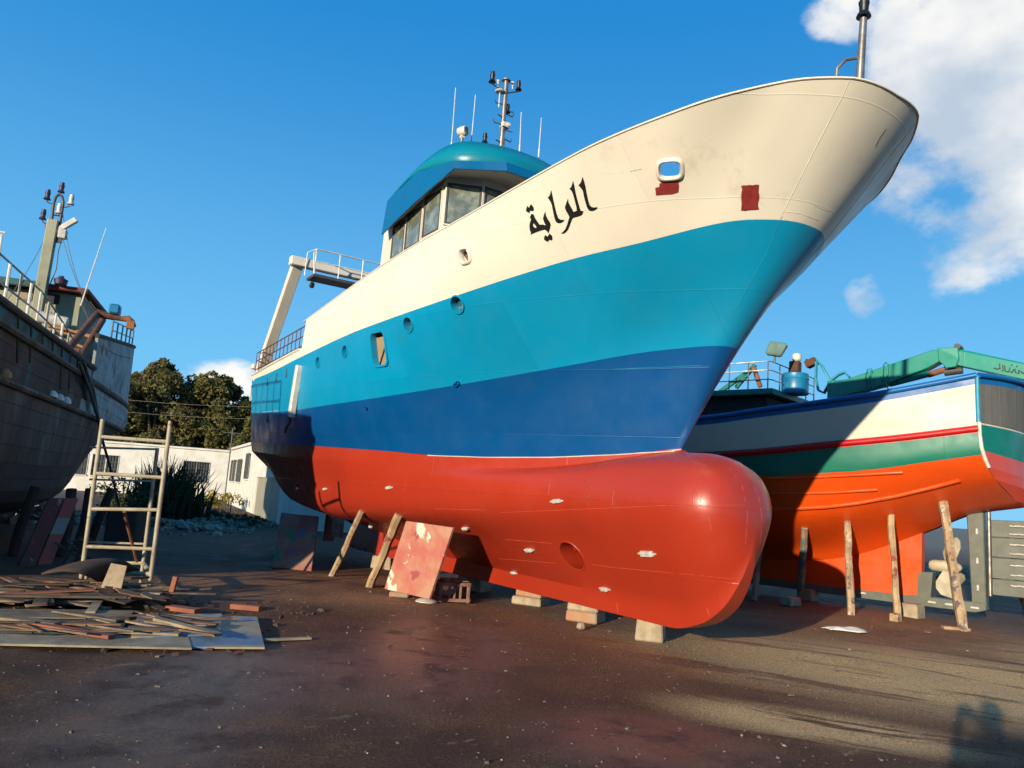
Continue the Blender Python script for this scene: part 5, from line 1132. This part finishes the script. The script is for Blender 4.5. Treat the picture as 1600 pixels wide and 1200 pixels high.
# painted sheets and the heap of scrap wood
def sheet_mat():
    m_, t, b = principled('painted_sheet'); co = t.add('ShaderNodeTexCoord').outputs['Object']
    f = t.noise(co, 1.1, 5, .6); c = t.mix(t.ramp(t.noise(co, 3, 6, .65), .35, .65), (.34, .27, .17), (.25, .20, .125))
    c = t.mix(t.ramp(f, .50, .56), c, (.10, .16, .25)); c = t.mix(t.math('MULTIPLY', t.ramp(t.noise(co, 9, 6, .7), .58, .7), .6), c, (.12, .09, .06)); t.link(c, b.inputs['Base Color']); b.inputs['Roughness'].default_value = .6; return m_
M['sheet'] = sheet_mat()
def sheet(pts, z, label, m_, thick=.02):
    P = [gnd(x, y, z) for x, y in pts]; mb = MB(); mb.plate(P, thick); return tag(mb.build('painted_sheet', m_, bevel=.003), label, 'panel', 'sheets under the scrap heap')
sheet([(290, 1012), (414, 1013), (402, 965), (285, 960)], .03, 'grey sheet with blue paint at the right end of the scrap heap', M['sheet'])
sheet([(-60, 1006), (300, 1014), (292, 988), (-60, 978)], .035, 'long grey sheet along the front of the scrap heap', M['woodpale'])
sheet([(205, 996), (345, 992), (347, 960), (215, 962)], .055, 'blue-stained sheet in the middle of the scrap heap', M['sheet'])
sheet([(-40, 985), (190, 984), (210, 955), (-40, 952)], .065, 'weathered grey sheet at the back of the scrap heap', M['woodgrey'])
def plank(px0, py0, px1, py1, wd, th, m_, z0, z1, label, cat='plank', group='scrap wood heap'):
    a, b_ = gnd(px0, py0, z0), gnd(px1, py1, z1); mb = MB(); mb.beam(a, b_, wd, th); o = mb.build('plank', m_, bevel=.004); return tag(o, label, cat, group)
plank(35, 972, 175, 995, .10, .035, M['woodred'], .10, .07, 'long red-brown plank lying across the grey sheet'); plank(188, 985, 283, 990, .16, .025, M['woodpale'], .075, .075, 'pale board with blue paint near the end of the sheet')
plank(245, 967, 342, 992, .10, .03, M['woodlight'], .12, .085, 'slanting light plank on the blue-stained sheet'); plank(250, 968, 340, 976, .08, .025, M['woodbrown'], .1, .09, 'thin brown plank behind the slanting light plank')
plank(413, 1000, 486, 997, .07, .02, M['woodpale'], .02, .02, 'single pale lath on the ground right of the sheet'); plank(362, 947, 407, 951, .1, .06, M['woodred'], .04, .04, 'short red-brown block of wood lying alone on the ground', 'wood block')
plank(264, 949, 310, 955, .14, .05, M['woodred'], .06, .06, 'short red plank by the upright stick'); plank(0, 965, 90, 975, .12, .03, M['woodgrey'], .12, .1, 'grey plank at the left edge of the sheets')
p = gnd(263, 944); mb = MB(); mb.beam(p, p+Vector((.05, 0, .34)), .06, .05, (0, 1, 0)); tag(mb.build('stick', M['woodred'], bevel=.004), 'short stick standing upright in the scrap heap', 'stick', 'scrap wood heap')
mb = MB(); G = []
for i in range(9):
    u_ = i/8; row = []
    for j in range(7):
        v_ = j/6; q = gnd(58+92*u_, 936-14*u_*0+6*math.sin(3*u_), .0); row.append((q.x+.25*v_, q.y+.55*v_, .30+.12*math.sin(math.pi*u_)+.22*v_-.1*(v_*v_)+.01*random.random()-.1*u_))
    G.append(row)
mb.grid(G); o = mb.build('curved_panel', M['d_dark'], smooth=50); o.modifiers.new('t', 'SOLIDIFY').thickness = .025; tag(o, 'dark curved plywood panel on top of the scrap heap', 'panel', 'scrap wood heap')
a = gnd(180, 930, .1); mb = MB(); mb.plate([a+Vector((-.2, 0, .02)), a+Vector((.08, -.05, 0)), a+Vector((.04, .12, .34)), a+Vector((-.16, .12, .36))], .02); tag(mb.build('plywood_offcut', M['woodlight'], bevel=.003), 'pale plywood offcut standing up in the scrap heap', 'board', 'scrap wood heap')
rr = random.Random(21)
def place(p):
    d = cam.matrix_world.inverted() @ Vector((p.x, p.y, .1)); x = 800+F_PX*d.x/-d.z; y = 600-F_PX*d.y/-d.z
    return ('far left' if x < 40 else 'left' if x < 95 else 'middle' if x < 150 else 'below scaffold' if x < 210 else 'near upright stick' if x < 290 else 'right end')+(', back' if y < 940 else ', second row' if y < 949 else ', third row' if y < 960 else ', front row' if y > 976 else '')
lab_s = 'weathered plank tangled in the middle of the scrap heap'; lab_l = 'thin splinter lath scattered over the scrap sheets'
for i in range(60):
    u_ = rr.random(); base = gnd(rr.uniform(-30, 250), rr.uniform(930, 956)); ht = .14*max(0, 1-abs(base.x+5.1)/1.9)*max(0, 1-abs(base.y-9.9)/1.3)
    an = rr.gauss(.15, .55); L = rr.uniform(.45, 1.5); d = Vector((math.cos(an), math.sin(an), rr.uniform(-.10, .10))); c_ = Vector((base.x, base.y, .06+ht*rr.random()+.02*(i % 5)))
    a, b_ = c_-d*L/2, c_+d*L/2; a.z = max(a.z, .04); b_.z = max(b_.z, .04)
    mk_ = rr.choice(['woodgrey', 'woodbrown', 'woodlight', 'd_dark', 'woodred'] if i % 4 == 0 else ['woodbrown', 'woodbrown', 'd_dark', 'd_grey', 'woodgrey', 'd_grey', 'd_dark']); wd_ = rr.uniform(.03, .14)
    adj = {'woodgrey': 'weathered grey', 'woodbrown': 'brown', 'woodlight': 'light tan', 'd_dark': 'almost black', 'woodred': 'reddish', 'd_grey': 'dull grey-brown', 'woodpale': 'pale painted'}[mk_]; size = 'wide' if wd_ > .1 else ('medium' if wd_ > .06 else 'narrow')
    mb = MB(); mb.beam(a, b_, wd_, rr.uniform(.012, .03)); tag(mb.build('plank', M[mk_], bevel=.003), f'{"long" if L > 1 else "short"} {size} {adj} plank in scrap heap, {place(base)}', 'plank', 'loose planks in the heap')
for i in range(26):
    mk_ = rr.choice(['woodbrown', 'woodlight', 'd_dark', 'woodgrey', 'woodgrey']); base = gnd(rr.uniform(-20, 330), rr.uniform(962, 990), .09); an = rr.gauss(-.1, .35); L = rr.uniform(.3, 1.0); d = Vector((math.cos(an), math.sin(an), 0))
    mb = MB(); mb.beam(base-d*L/2, base+d*L/2+Vector((0, 0, rr.uniform(0, .03))), rr.uniform(.015, .06), rr.uniform(.008, .018)); tag(mb.build('lath', M[mk_]), {'woodbrown': 'brown', 'woodlight': 'light tan', 'd_dark': 'blackened', 'woodgrey': 'grey'}[mk_]+(' long' if L > .65 else ' short')+' splinter lath on scrap sheets, '+place(base), 'lath', 'loose laths on the sheets')
# broken plywood shards in the heap
for i in range(16):
    c_ = gnd(rr.uniform(-20, 235), rr.uniform(930, 958)); n_ = rr.randint(4, 6); a0 = rr.uniform(0, 6.28); L = rr.uniform(.14, .36); R = Matrix.Rotation(rr.gauss(0, .16), 3, 'X') @ Matrix.Rotation(rr.gauss(0, .14), 3, 'Y')
    P = [R @ Vector((L*math.cos(a0+6.28*k/n_)*rr.uniform(.5, 1.1), .6*L*math.sin(a0+6.28*k/n_)*rr.uniform(.5, 1.1), 0)) for k in range(n_)]; zmin = min(p.z for p in P); hz_ = rr.uniform(.03, .15)
    mk_ = rr.choice(['d_dark', 'woodgrey', 'd_brown', 'woodbrown', 'woodbrown', 'd_dark']); adj = {'woodgrey': 'grey', 'woodbrown': 'brown', 'd_dark': 'blackish', 'd_brown': 'dark teal-brown', 'woodpale': 'pale'}[mk_]
    mb = MB(); mb.plate([p+Vector((c_.x, c_.y, hz_-zmin)) for p in P], .014); tag(mb.build('plywood_shard', M[mk_]), f'{"large" if L > .25 else "small"} {adj} plywood shard in scrap heap, {place(c_)}', 'shard', 'plywood shards in the heap')
# grit, chips and pebbles strewn over the yard
def chips(name, n_, area, size, m_, label, seed):
    r_ = random.Random(seed); mb = MB()
    for i in range(n_):
        x, y = area(r_); s_ = r_.uniform(*size)*(1+1.5*(r_.random() < .06)); R = Matrix.Rotation(r_.uniform(0, 6.3), 3, 'Z') @ Matrix.Rotation(r_.uniform(-.5, .5), 3, 'X')
        mb.box((x, y, hill(x, y)+s_*.18), (s_*r_.uniform(.6, 2.2), s_*r_.uniform(.4, 1), s_*r_.uniform(.3, .7)), R, taper=r_.uniform(.4, .9))
    return tag(mb.build(name, m_), label, name.replace('_', ' '), kind='stuff')
def area_front(r_):
    while True:
        x, y = r_.uniform(-6, 7), 3.6+9*r_.random()**1.3
        if abs(x) < y*.85: return x, y
M['grit'] = mat('grit', (.19, .14, .11), (.10, .075, .06), 3, .9); M['chip'] = mat('wood_chip', (.36, .27, .17), (.3, .2, .12), 3, .9); M['chipwhite'] = mat('paint_flake', (.62, .58, .5), (.45, .4, .33), 3, .8)
chips('gravel', 2200, area_front, (.005, .014), M['grit'], 'dark grit and pebbles strewn over the wet yard', 3); chips('wood_chips', 60, area_front, (.008, .022), M['chip'], 'wood chips strewn over the yard', 4); chips('paint_flakes', 18, area_front, (.006, .016), M['chipwhite'], 'pale paint flakes strewn over the yard', 5)
chips('litter', 500, lambda r_: (r_.uniform(-6.5, -2.2), r_.uniform(7.2, 10.6)), (.01, .035), M['d_dark'], 'small broken wood around the scrap heap', 6)

# ================================================================== background on the left
M['wall'] = mat('whitewash', (.76, .74, .68), (.62, .6, .54), 1.2, .85, bump=.3, bscale=12, spots=[(.45, .42, .36)], spot_scale=.9, spot_lo=.64, spot_hi=.74)
M['gate'] = mat('gate_grey', (.26, .25, .2), (.34, .32, .24), 2.0, .7, stretch=(3, 3, .5)); M['winglass'] = mat('window_dark', (.03, .035, .04), (.06, .06, .06), 4, .25); M['bars'] = mat('window_bars', (.10, .11, .11), rough=.6)
def wall_building(name, label, a, b_, depth, h, wins, gate=None, ext=None):
    """low white building; facade from a to b (ground points), windows as (u0,u1,z0,z1) along it"""
    a, b_ = Vector((*a, 0)), Vector((*b_, 0)); L = (b_-a).length; xd = (b_-a).normalized(); r = thing(name, label, 'building', a, (xd.x, xd.y))
    # facade in local frame: x along, y depth (away from viewer), built round its openings
    ops = list(wins)+([gate] if gate else []); xs = sorted({0, L, *[o[0] for o in ops], *[o[1] for o in ops]}); zs = sorted({0, h, *[o[2] for o in ops], *[o[3] for o in ops]})
    mb = MB()
    for i in range(len(xs)-1):
        for j in range(len(zs)-1):
            cx, cz = (xs[i]+xs[i+1])/2, (zs[j]+zs[j+1])/2
            if any(o[0] < cx < o[1] and o[2] < cz < o[3] for o in ops): continue
            mb.add([(xs[i], 0, zs[j]), (xs[i+1], 0, zs[j]), (xs[i+1], 0, zs[j+1]), (xs[i], 0, zs[j+1])], [(0, 1, 2, 3)])
    for o in ops:
        x0, x1, z0, z1 = o; mb.add([(x0, 0, z0), (x1, 0, z0), (x1, 0, z1), (x0, 0, z1), (x0, .2, z0), (x1, .2, z0), (x1, .2, z1), (x0, .2, z1)], [(0, 4, 5, 1), (1, 5, 6, 2), (2, 6, 7, 3), (3, 7, 4, 0)])
    mb.add([(0, 0, 0), (0, depth, 0), (0, depth, h), (0, 0, h), (L, 0, 0), (L, depth, 0), (L, depth, h), (L, 0, h)], [(0, 1, 2, 3), (4, 7, 6, 5), (1, 5, 6, 2)])
    mb.build('wall', M['wall'], r)
    mb = MB(); mb.box((L/2, depth/2, h+.06), (L+.24, depth+.24, .14)); mb.build('roof', M['wall'], r, bevel=.02)
    for x0, x1, z0, z1 in wins:
        mb = MB(); mb.add([(x0, .18, z0), (x1, .18, z0), (x1, .18, z1), (x0, .18, z1)], [(0, 1, 2, 3)]); wn = mb.build('window', M['winglass'], r)
        mb = MB(); mb.box(((x0+x1)/2, .16, (z0+z1)/2), (.07, .05, z1-z0)); mb.build('frame', M['wpaint'], wn)
        n_ = max(3, int((x1-x0)/.16))
        for k in range(n_+1): mb = MB(); mb.box((x0+(x1-x0)*k/n_, -.06, (z0+z1)/2), (.025, .025, z1-z0+.08)); mb.build('bar', M['bars'], wn)
        for k in range(4): mb = MB(); mb.box(((x0+x1)/2, -.062, z0+(z1-z0)*k/3), (x1-x0+.06, .025, .025)); mb.build('bar', M['bars'], wn)
        mb = MB(); mb.box(((x0+x1)/2, -.03, z0-.06), (x1-x0+.16, .16, .06)); mb.build('sill', M['wall'], wn)
    if gate:
        x0, x1, z0, z1 = gate; mb = MB(); n_ = 6
        for k in range(n_):
            w_ = (x1-x0)/n_; mb = MB(); mb.box((x0+w_*(k+.5), .1, (z0+z1)/2), (w_-.02, .05+.01*(k % 2), z1-z0)); mb.build('gate_panel', M['gate'], r)
    return r
# right-hand building runs towards us; left-hand one closes the yard
wall_building('white_building', 'white single-storey building with barred windows beside the trawler stern', (-17.6, 49.5), (-7.0, 26.2), 7, 3.3, [(1.5, 2.5, 1.4, 2.6), (3.0, 4.5, 1.4, 2.6), (5.4, 7.5, 1.4, 2.6), (9.5, 11.2, 1.6, 2.85)], (14.5, 22, .0, 1.7))
wall_building('white_building', 'long low white building with barred windows under the trees', (-38, 50.5), (-19.0, 55.5), 8, 3.35, [(8.2, 9.8, 1.1, 2.5), (10.1, 11.7, 1.1, 2.5), (15.9, 17.6, 1.1, 2.5)])
p = Vector((-17.0, 47.6, 0)); mb = MB(); mb.tube([p, p+Vector((0, 0, 4.6))], .04, 6); mb.tube([p+Vector((-.6, 0, 4.3)), p+Vector((.6, 0, 4.3))], .03, 6); tag(mb.build('utility_pole', M['darksteel']), 'thin dark pole rising behind the white building', 'pole')
for i, z in enumerate((5.3, 5.9)):
    mb = MB(); mb.tube([Vector((-30+26*k/12, 38, z-.9*math.sin(math.pi*k/12))) for k in range(13)], .007, 4); tag(mb.build('overhead_wire', M['darksteel']), ('lower overhead wire crossing in front of the trees', 'upper overhead wire crossing in front of the trees')[i], 'wire')
mb = MB(); q = Vector((-13.0, 40.2, 4.0)); mb.lathe(q, (-.3, -.8, .45), [(.02, -.03), (.13, .0), (.22, .05), (.23, .06), (.13, .02)], 18); mb.tube([q, Vector((-12.9, 40.6, 3.3))], .03, 6); tag(mb.build('satellite_dish', M['zinc'], smooth=40), 'small grey satellite dish on the white building', 'satellite dish')
# --- trees
M['leaf'] = None
def leaf_mat(name, a, b_):
    m_, t, b = principled(name); co = t.add('ShaderNodeTexCoord').outputs['Object']; c = t.mix(t.ramp(t.noise(co, .9, 3, .6), .35, .65), tuple(k*ALB for k in a), tuple(k*ALB for k in b_))
    t.link(c, b.inputs['Base Color']); b.inputs['Roughness'].default_value = .6; b.inputs['Specular IOR Level'].default_value = .25
    tl = t.add('ShaderNodeBsdfTranslucent'); t.link(c, tl.inputs[0]); mx = t.add('ShaderNodeMixShader', i_0=.18); t.link(b.outputs[0], mx.inputs[1]); t.link(tl.outputs[0], mx.inputs[2])
    t.link(mx.outputs[0], [n for n in t.n if n.type == 'OUTPUT_MATERIAL'][0].inputs[0]); return m_
M['leafA'] = leaf_mat('foliage_olive', (.17, .15, .04), (.085, .09, .028)); M['leafB'] = leaf_mat('foliage_brown_olive', (.175, .15, .05), (.09, .09, .03)); M['bark'] = mat('bark', (.12, .085, .06), (.07, .05, .035), 4, .9, bump=.6)
def leaf_cloud(mb_v, mb_f, c, r, n_, sz, R):
    th = R.uniform(0, 2*np.pi, n_); u_ = R.uniform(-1, 1, n_); rr_ = r*(R.uniform(.25, 1, n_)**.4)[:, None]
    d = np.stack([np.sqrt(1-u_*u_)*np.cos(th), np.sqrt(1-u_*u_)*np.sin(th), u_*.85], 1)
    P = np.array(c)+d*rr_; a = R.normal(size=(n_, 3)); a += d*.4; a /= np.linalg.norm(a, axis=1)[:, None]
    b_ = np.cross(a, R.normal(size=(n_, 3))); b_ /= np.linalg.norm(b_, axis=1)[:, None]; s_ = (sz*R.uniform(.6, 1.4, n_))[:, None]
    t_ = np.cross(a, b_); q = np.stack([P-b_*s_, P+t_*s_*.45, P+b_*s_, P-t_*s_*.45], 1)
    k = len(mb_v)*4; mb_v.extend(list(q)); return
def tree(label, base, h, clumps, m_, seed, leaves=300, sz=.16):
    R = np.random.default_rng(seed); r = thing('broadleaf_tree', label, 'tree', base, group='trees behind the white buildings'); V = []
    for (x, y, z, rr_) in clumps:
        # every clump is itself broken into sprays
        for k in range(16):
            o = R.normal(size=3); o /= np.linalg.norm(o); o[2] = abs(o[2])*.8-.25 if R.random() < .75 else o[2]; leaf_cloud(V, None, (x+o[0]*rr_*.8, y+o[1]*rr_*.8, z+o[2]*rr_*.8), rr_*R.uniform(.26, .46), leaves//3, sz, R)
    vs = np.array(V).reshape(-1, 3); n_ = len(vs)//4
    me = bpy.data.meshes.new('crown'); me.from_pydata(vs.tolist(), [], [(4*i, 4*i+1, 4*i+2, 4*i+3) for i in range(n_)]); link_mesh('crown', me, m_, r)
    mb = MB(); tp = Vector((.2, .1, h*.55)); mb.tube([(0, 0, -.1), (.05, .02, h*.2), tp], [.34, .27, .2], 9)
    for (x, y, z, rr_) in clumps[::2]:
        a = Vector((.1, .05, h*.3)); b_ = Vector((x, y, z)); mb.tube([a, a.lerp(b_, .5)+Vector((0, 0, .3)), b_], [.14, .09, .04], 6)
    mb.build('trunk', M['bark'], r, smooth=50)
def crown(seed, w_, d_, z0, z1, n_, rmin, rmax):
    R = random.Random(seed); L = []
    for i in range(n_):
        z = R.uniform(z0, z1); k = math.sin(math.pi*min(1, max(.12, (z-z0)/(z1-z0)*.78+.14))); a = R.uniform(0, 6.28); q = R.random()**.5
        L.append((w_*k*q*math.cos(a), d_*k*q*math.sin(a), z, R.uniform(rmin, rmax)*(.8+.3*k)))
    return L
def at(px, Y): d = ray(px, 745); k = Y/d.y; return (d.x*k, Y, 0)
tree('tall brown-green tree beside the derelict boat', at(228, 60), 9.5, crown(1, 3.3, 3.0, 1.8, 9.5, 36, 1.05, 1.65), M['leafB'], 1); tree('rounded dark olive tree in the middle behind the white building', at(318, 62), 8.5, crown(2, 3.6, 3.0, 1.6, 8.9, 38, 1.05, 1.65), M['leafA'], 2)
tree('lower olive tree next to the trawler stern', at(384, 62), 7.5, crown(3, 2.8, 2.8, 1.6, 7.2, 28, 1.0, 1.5), M['leafA'], 3); tree('loose dark tree partly hidden by the derelict boat', at(172, 66), 9, crown(4, 3.7, 3.0, 1.6, 8.0, 30, 1.0, 1.5), M['leafB'], 4); tree('dark tree filling the gap behind the two nearer trees', at(272, 68), 8, crown(5, 4.0, 2.4, 1.2, 7.5, 32, 1.1, 1.6), M['leafA'], 5)
# --- undergrowth
def bush(name, label, base, w_, h, n_, m_, seed, blade=False, cat='bush'):
    R = np.random.default_rng(seed); V = []
    if blade:
        for i in range(n_):
            x, y = R.normal(0, w_*.42), R.normal(0, w_*.3); L = h*R.uniform(.45, 1)*(1-.35*min(1, abs(x)/w_)); le = R.uniform(-.35, .45); an = R.uniform(0, 3.14); wd = .03+.02*R.random(); d = np.array([math.cos(an), math.sin(an), 0])*wd
            p0 = np.array([x, y, 0.]); p1 = p0+np.array([le*L*.35, R.uniform(-.1, .1), L*.6]); p2 = p0+np.array([le*L, R.uniform(-.2, .2), L]); V += [np.array([p0-d, p0+d, p1+d*.8, p1-d*.8]), np.array([p1-d*.8, p1+d*.8, p2+d*.1, p2-d*.1])]
    for k in range(26 if not blade else 14): leaf_cloud(V, None, (R.normal(0, w_*.35), R.normal(0, w_*.25), h*R.uniform(.12, .62)), h*R.uniform(.14, .24), n_//20, .07, R)
    vs = np.array(V).reshape(-1, 3); n2 = len(vs)//4; me = bpy.data.meshes.new(name); me.from_pydata(vs.tolist(), [], [(4*i, 4*i+1, 4*i+2, 4*i+3) for i in range(n2)]); me.materials.append(m_)
    o = bpy.data.objects.new(name, me); C.objects.link(o); o.location = base; ROOTM[o.name] = Matrix.Translation(base); return tag(o, label, cat)
M['reed'] = leaf_mat('reed_green', (.07, .085, .035), (.045, .055, .025)); M['bushg'] = leaf_mat('bush_green', (.06, .075, .03), (.10, .095, .04)); M['yellow'] = leaf_mat('yellow_flowers', (.46, .34, .02), (.20, .18, .03)); M['drygrass'] = leaf_mat('dry_grass', (.22, .17, .08), (.12, .11, .05))
bush('reed_bush', 'dense dark reeds with tall stalks in front of the long white building', at(262, 27), 1.5, 2.3, 620, M['reed'], 11, True, 'reeds'); bush('leafy_bush', 'leafy green bush behind the scaffold', at(195, 26), 1.3, 2.0, 520, M['bushg'], 12)
bush('leafy_bush', 'small leafy bush between the reeds and the derelict boat', at(222, 25), 1.0, 1.5, 420, M['bushg'], 16); bush('flowering_bush', 'low bush with yellow flowers at the foot of the white building', at(332, 38), 2.0, 1.25, 900, M['yellow'], 13, False, 'bush'); bush('dry_bush', 'low dry scrub beside the yellow-flowering bush', at(356, 28), 1.2, .55, 420, M['drygrass'], 14); bush('dry_bush', 'low dry scrub by the gate of the white building', at(388, 27.5), 1.2, .45, 360, M['drygrass'], 15)
# broken concrete and rubble at the edge of the yard
def rubble(name, label, n_, cx, cy, w_, d_, hgt, size, m_, seed):
    r_ = random.Random(seed); mb = MB()
    for i in range(n_):
        x, y = r_.gauss(0, w_), r_.gauss(0, d_); z = hgt*math.exp(-(x/w_/1.3)**2-(y/d_/1.3)**2)*r_.random()**.6; s_ = r_.uniform(*size)
        R = Matrix.Rotation(r_.uniform(0, 6), 3, 'Z') @ Matrix.Rotation(r_.uniform(-.8, .8), 3, 'X'); mb.box((cx+x, cy+y, z), (s_*r_.uniform(.7, 1.6), s_, s_*r_.uniform(.3, .8)), R, taper=r_.uniform(.5, .95))
    return tag(mb.build(name, m_), label, 'rubble', kind='stuff')
M['rubble'] = mat('rubble', (.42, .38, .31), (.2, .17, .13), .8, .9, bump=.5)
rubble('rubble', 'heap of broken pale rubble behind the scaffold', 420, -11.6, 23.5, 2.0, .9, .3, (.06, .2), M['rubble'], 31); rubble('rubble', 'line of dark rubble along the white building', 200, -9.6, 26.5, .8, 1.6, .2, (.06, .2), M['rubble'], 32); rubble('rubble', 'rubble far under the derelict boat', 260, -14.5, 23, 1.5, 1.6, .5, (.1, .3), M['rubble'], 33)
# dark container-like boxes standing in the shade behind the scaffold
M['boxdark'] = mat('dark_box', (.07, .045, .04), (.05, .04, .035), 2, .85)
p = gnd(150, 862); mb = MB(); mb.box((p.x+.1, p.y+.9, .42), (.62, .6, .84)); tag(mb.build('steel_tank', M['boxdark'], bevel=.04), 'dark rusty steel tank standing in the shade behind the scaffold', 'tank')
rubble('rubble', 'rubble and weeds in the shade behind the wooden boat', 320, 9.5, 27, 5.0, 2.0, .5, (.1, .35), M['rubble'], 34)

# ================================================================== the photographer, whose shadow falls into the picture
def photographer():
    r = thing('person', 'person in dark jacket and trousers holding up a phone to take the photograph', 'person', (.08, -.36, 0), (1, 0))
    J = {'pel': (0, 0, .98), 'ab': (0, .0, 1.12), 'ch': (0, .0, 1.33), 'ne': (0, .0, 1.50), 'he': (0, .03, 1.60), 'ht': (0, .03, 1.74),
         'sl': (-.19, 0, 1.43), 'el': (-.26, .14, 1.20), 'wl': (-.15, .27, 1.48), 'hl': (-.115, .31, 1.575), 'sr': (.19, 0, 1.43), 'er': (.27, .13, 1.18), 'wr': (.09, .27, 1.46), 'hr': (.0, .31, 1.565),
         'pl': (-.10, 0, .93), 'kl': (-.12, .03, .50), 'al': (-.13, 0, .09), 'tl': (-.15, .17, .04), 'pr': (.10, 0, .93), 'kr': (.13, .03, .50), 'ar': (.14, 0, .09), 'tr': (.16, .17, .04)}
    Rr = {'pel': .155, 'ab': .15, 'ch': .165, 'ne': .06, 'he': .085, 'ht': .06, 'sl': .075, 'sr': .075, 'el': .052, 'er': .052, 'wl': .032, 'wr': .032, 'hl': .038, 'hr': .038, 'pl': .10, 'pr': .10, 'kl': .066, 'kr': .066, 'al': .045, 'ar': .045, 'tl': .038, 'tr': .038}
    E_ = [('pel', 'ab'), ('ab', 'ch'), ('ch', 'ne'), ('ne', 'he'), ('he', 'ht'), ('ch', 'sl'), ('sl', 'el'), ('el', 'wl'), ('wl', 'hl'), ('ch', 'sr'), ('sr', 'er'), ('er', 'wr'), ('wr', 'hr'), ('pel', 'pl'), ('pl', 'kl'), ('kl', 'al'), ('al', 'tl'), ('pel', 'pr'), ('pr', 'kr'), ('kr', 'ar'), ('ar', 'tr')]
    names = list(J); vs = [J[k] for k in names]; rs = [Rr[k] for k in names]; es = [(names.index(a), names.index(b_)) for a, b_ in E_]
    for hand, sg in (('hl', 1), ('hr', -1)):                        # fingers
        h = Vector(J[hand]); hi = names.index(hand)
        for k in range(5):
            o = Vector((sg*(.03+.01*k), .01, .045-.02*k)) if k < 4 else Vector((sg*.02, -.03, .02)); i0 = len(vs); vs += [tuple(h+o), tuple(h+o+Vector((sg*.025, -.02, .02 if k < 4 else .03)))]; rs += [.012, .009]; es += [(hi, i0), (i0, i0+1)]
    me = bpy.data.meshes.new('body'); me.from_pydata(vs, es, []); tmp = bpy.data.objects.new('tmp', me); C.objects.link(tmp)
    sk = tmp.modifiers.new('skin', 'SKIN'); sv = me.skin_vertices[0].data
    for i, x in enumerate(rs): sv[i].radius = (x, x*(.72 if names[i:i+1] and names[i] in ('pel', 'ab', 'ch') else 1))
    sv[0].use_root = True; ss_ = tmp.modifiers.new('sub', 'SUBSURF'); ss_.levels = 2; ss_.render_levels = 2
    dg = bpy.context.evaluated_depsgraph_get(); ev = tmp.evaluated_get(dg); bme = bpy.data.meshes.new_from_object(ev); bpy.data.objects.remove(tmp)
    skin = mat('skin', (.45, .27, .18), (.4, .23, .15), 5, .55); jk = mat('dark_jacket', (.025, .028, .035), rough=.8); trs = mat('dark_trousers', (.03, .035, .05), rough=.85); sh = mat('shoes', (.02, .02, .02), rough=.5)
    for m_ in (skin, jk, trs, sh): bme.materials.append(m_)
    for p in bme.polygons:
        c_ = p.center; p.use_smooth = True
        if c_.z < .13: p.material_index = 3
        elif c_.z < .96: p.material_index = 2
        elif c_.z > 1.48 and abs(c_.x) < .12: p.material_index = 0
        elif (Vector(J['hl'])-c_).length < .085 or (Vector(J['hr'])-c_).length < .085: p.material_index = 0
        else: p.material_index = 1
    bo = bpy.data.objects.new('body', bme); C.objects.link(bo); bo.parent = r
    hair = mat('dark_hair', (.015, .012, .01), rough=.6); mb = MB(); G = []
    for i in range(7):
        z = i/6; G.append([(.098*math.cos(a)*math.cos(z*1.5), .015+.105*math.sin(a)*math.cos(z*1.5)-.01, 1.64+.125*math.sin(z*1.5)+.03*max(0, math.sin(a))*(1-z)) for a in np.linspace(0, 2*math.pi, 15)])
    mb.grid(G); mb.build('hair', hair, r, smooth=60)
    for x in (-.032, .032): mb = MB(); mb.lathe((x, .115, 1.625), (0, 1, 0), [(.014, -.01), (.012, .004), (.004, .008)], 8); mb.build('eye', M['wpaint'], r, smooth=60)
    mb = MB(); mb.plate([(-.011, .105, 1.61), (.011, .105, 1.61), (.018, .128, 1.575), (-.018, .128, 1.575)], .016); mb.build('nose', skin, r, bevel=.004)
    mb = MB(); mb.tube([(-.025, .105, 1.545), (0, .112, 1.543), (.025, .105, 1.545)], .006, 6); mb.build('mouth', mat('lips', (.35, .12, .1), rough=.5), r, smooth=50)
    for x in (-.092, .092): mb = MB(); mb.lathe((x, .02, 1.60), (1 if x > 0 else -1, -.2, 0), [(.012, -.01), (.026, .006), (.02, .012)], 10); mb.build('ear', skin, r, smooth=60)
photographer()
ph = MB(); R = Matrix.Rotation(PITCH, 3, 'X') @ Matrix.Rotation(ROLL, 3, 'Y'); ph.box((.02, -.045, EYE-.01), (.155, .009, .075), R); tag(ph.build('mobile_phone', M['black'], bevel=.003), 'dark mobile phone held up by the photographer', 'phone')
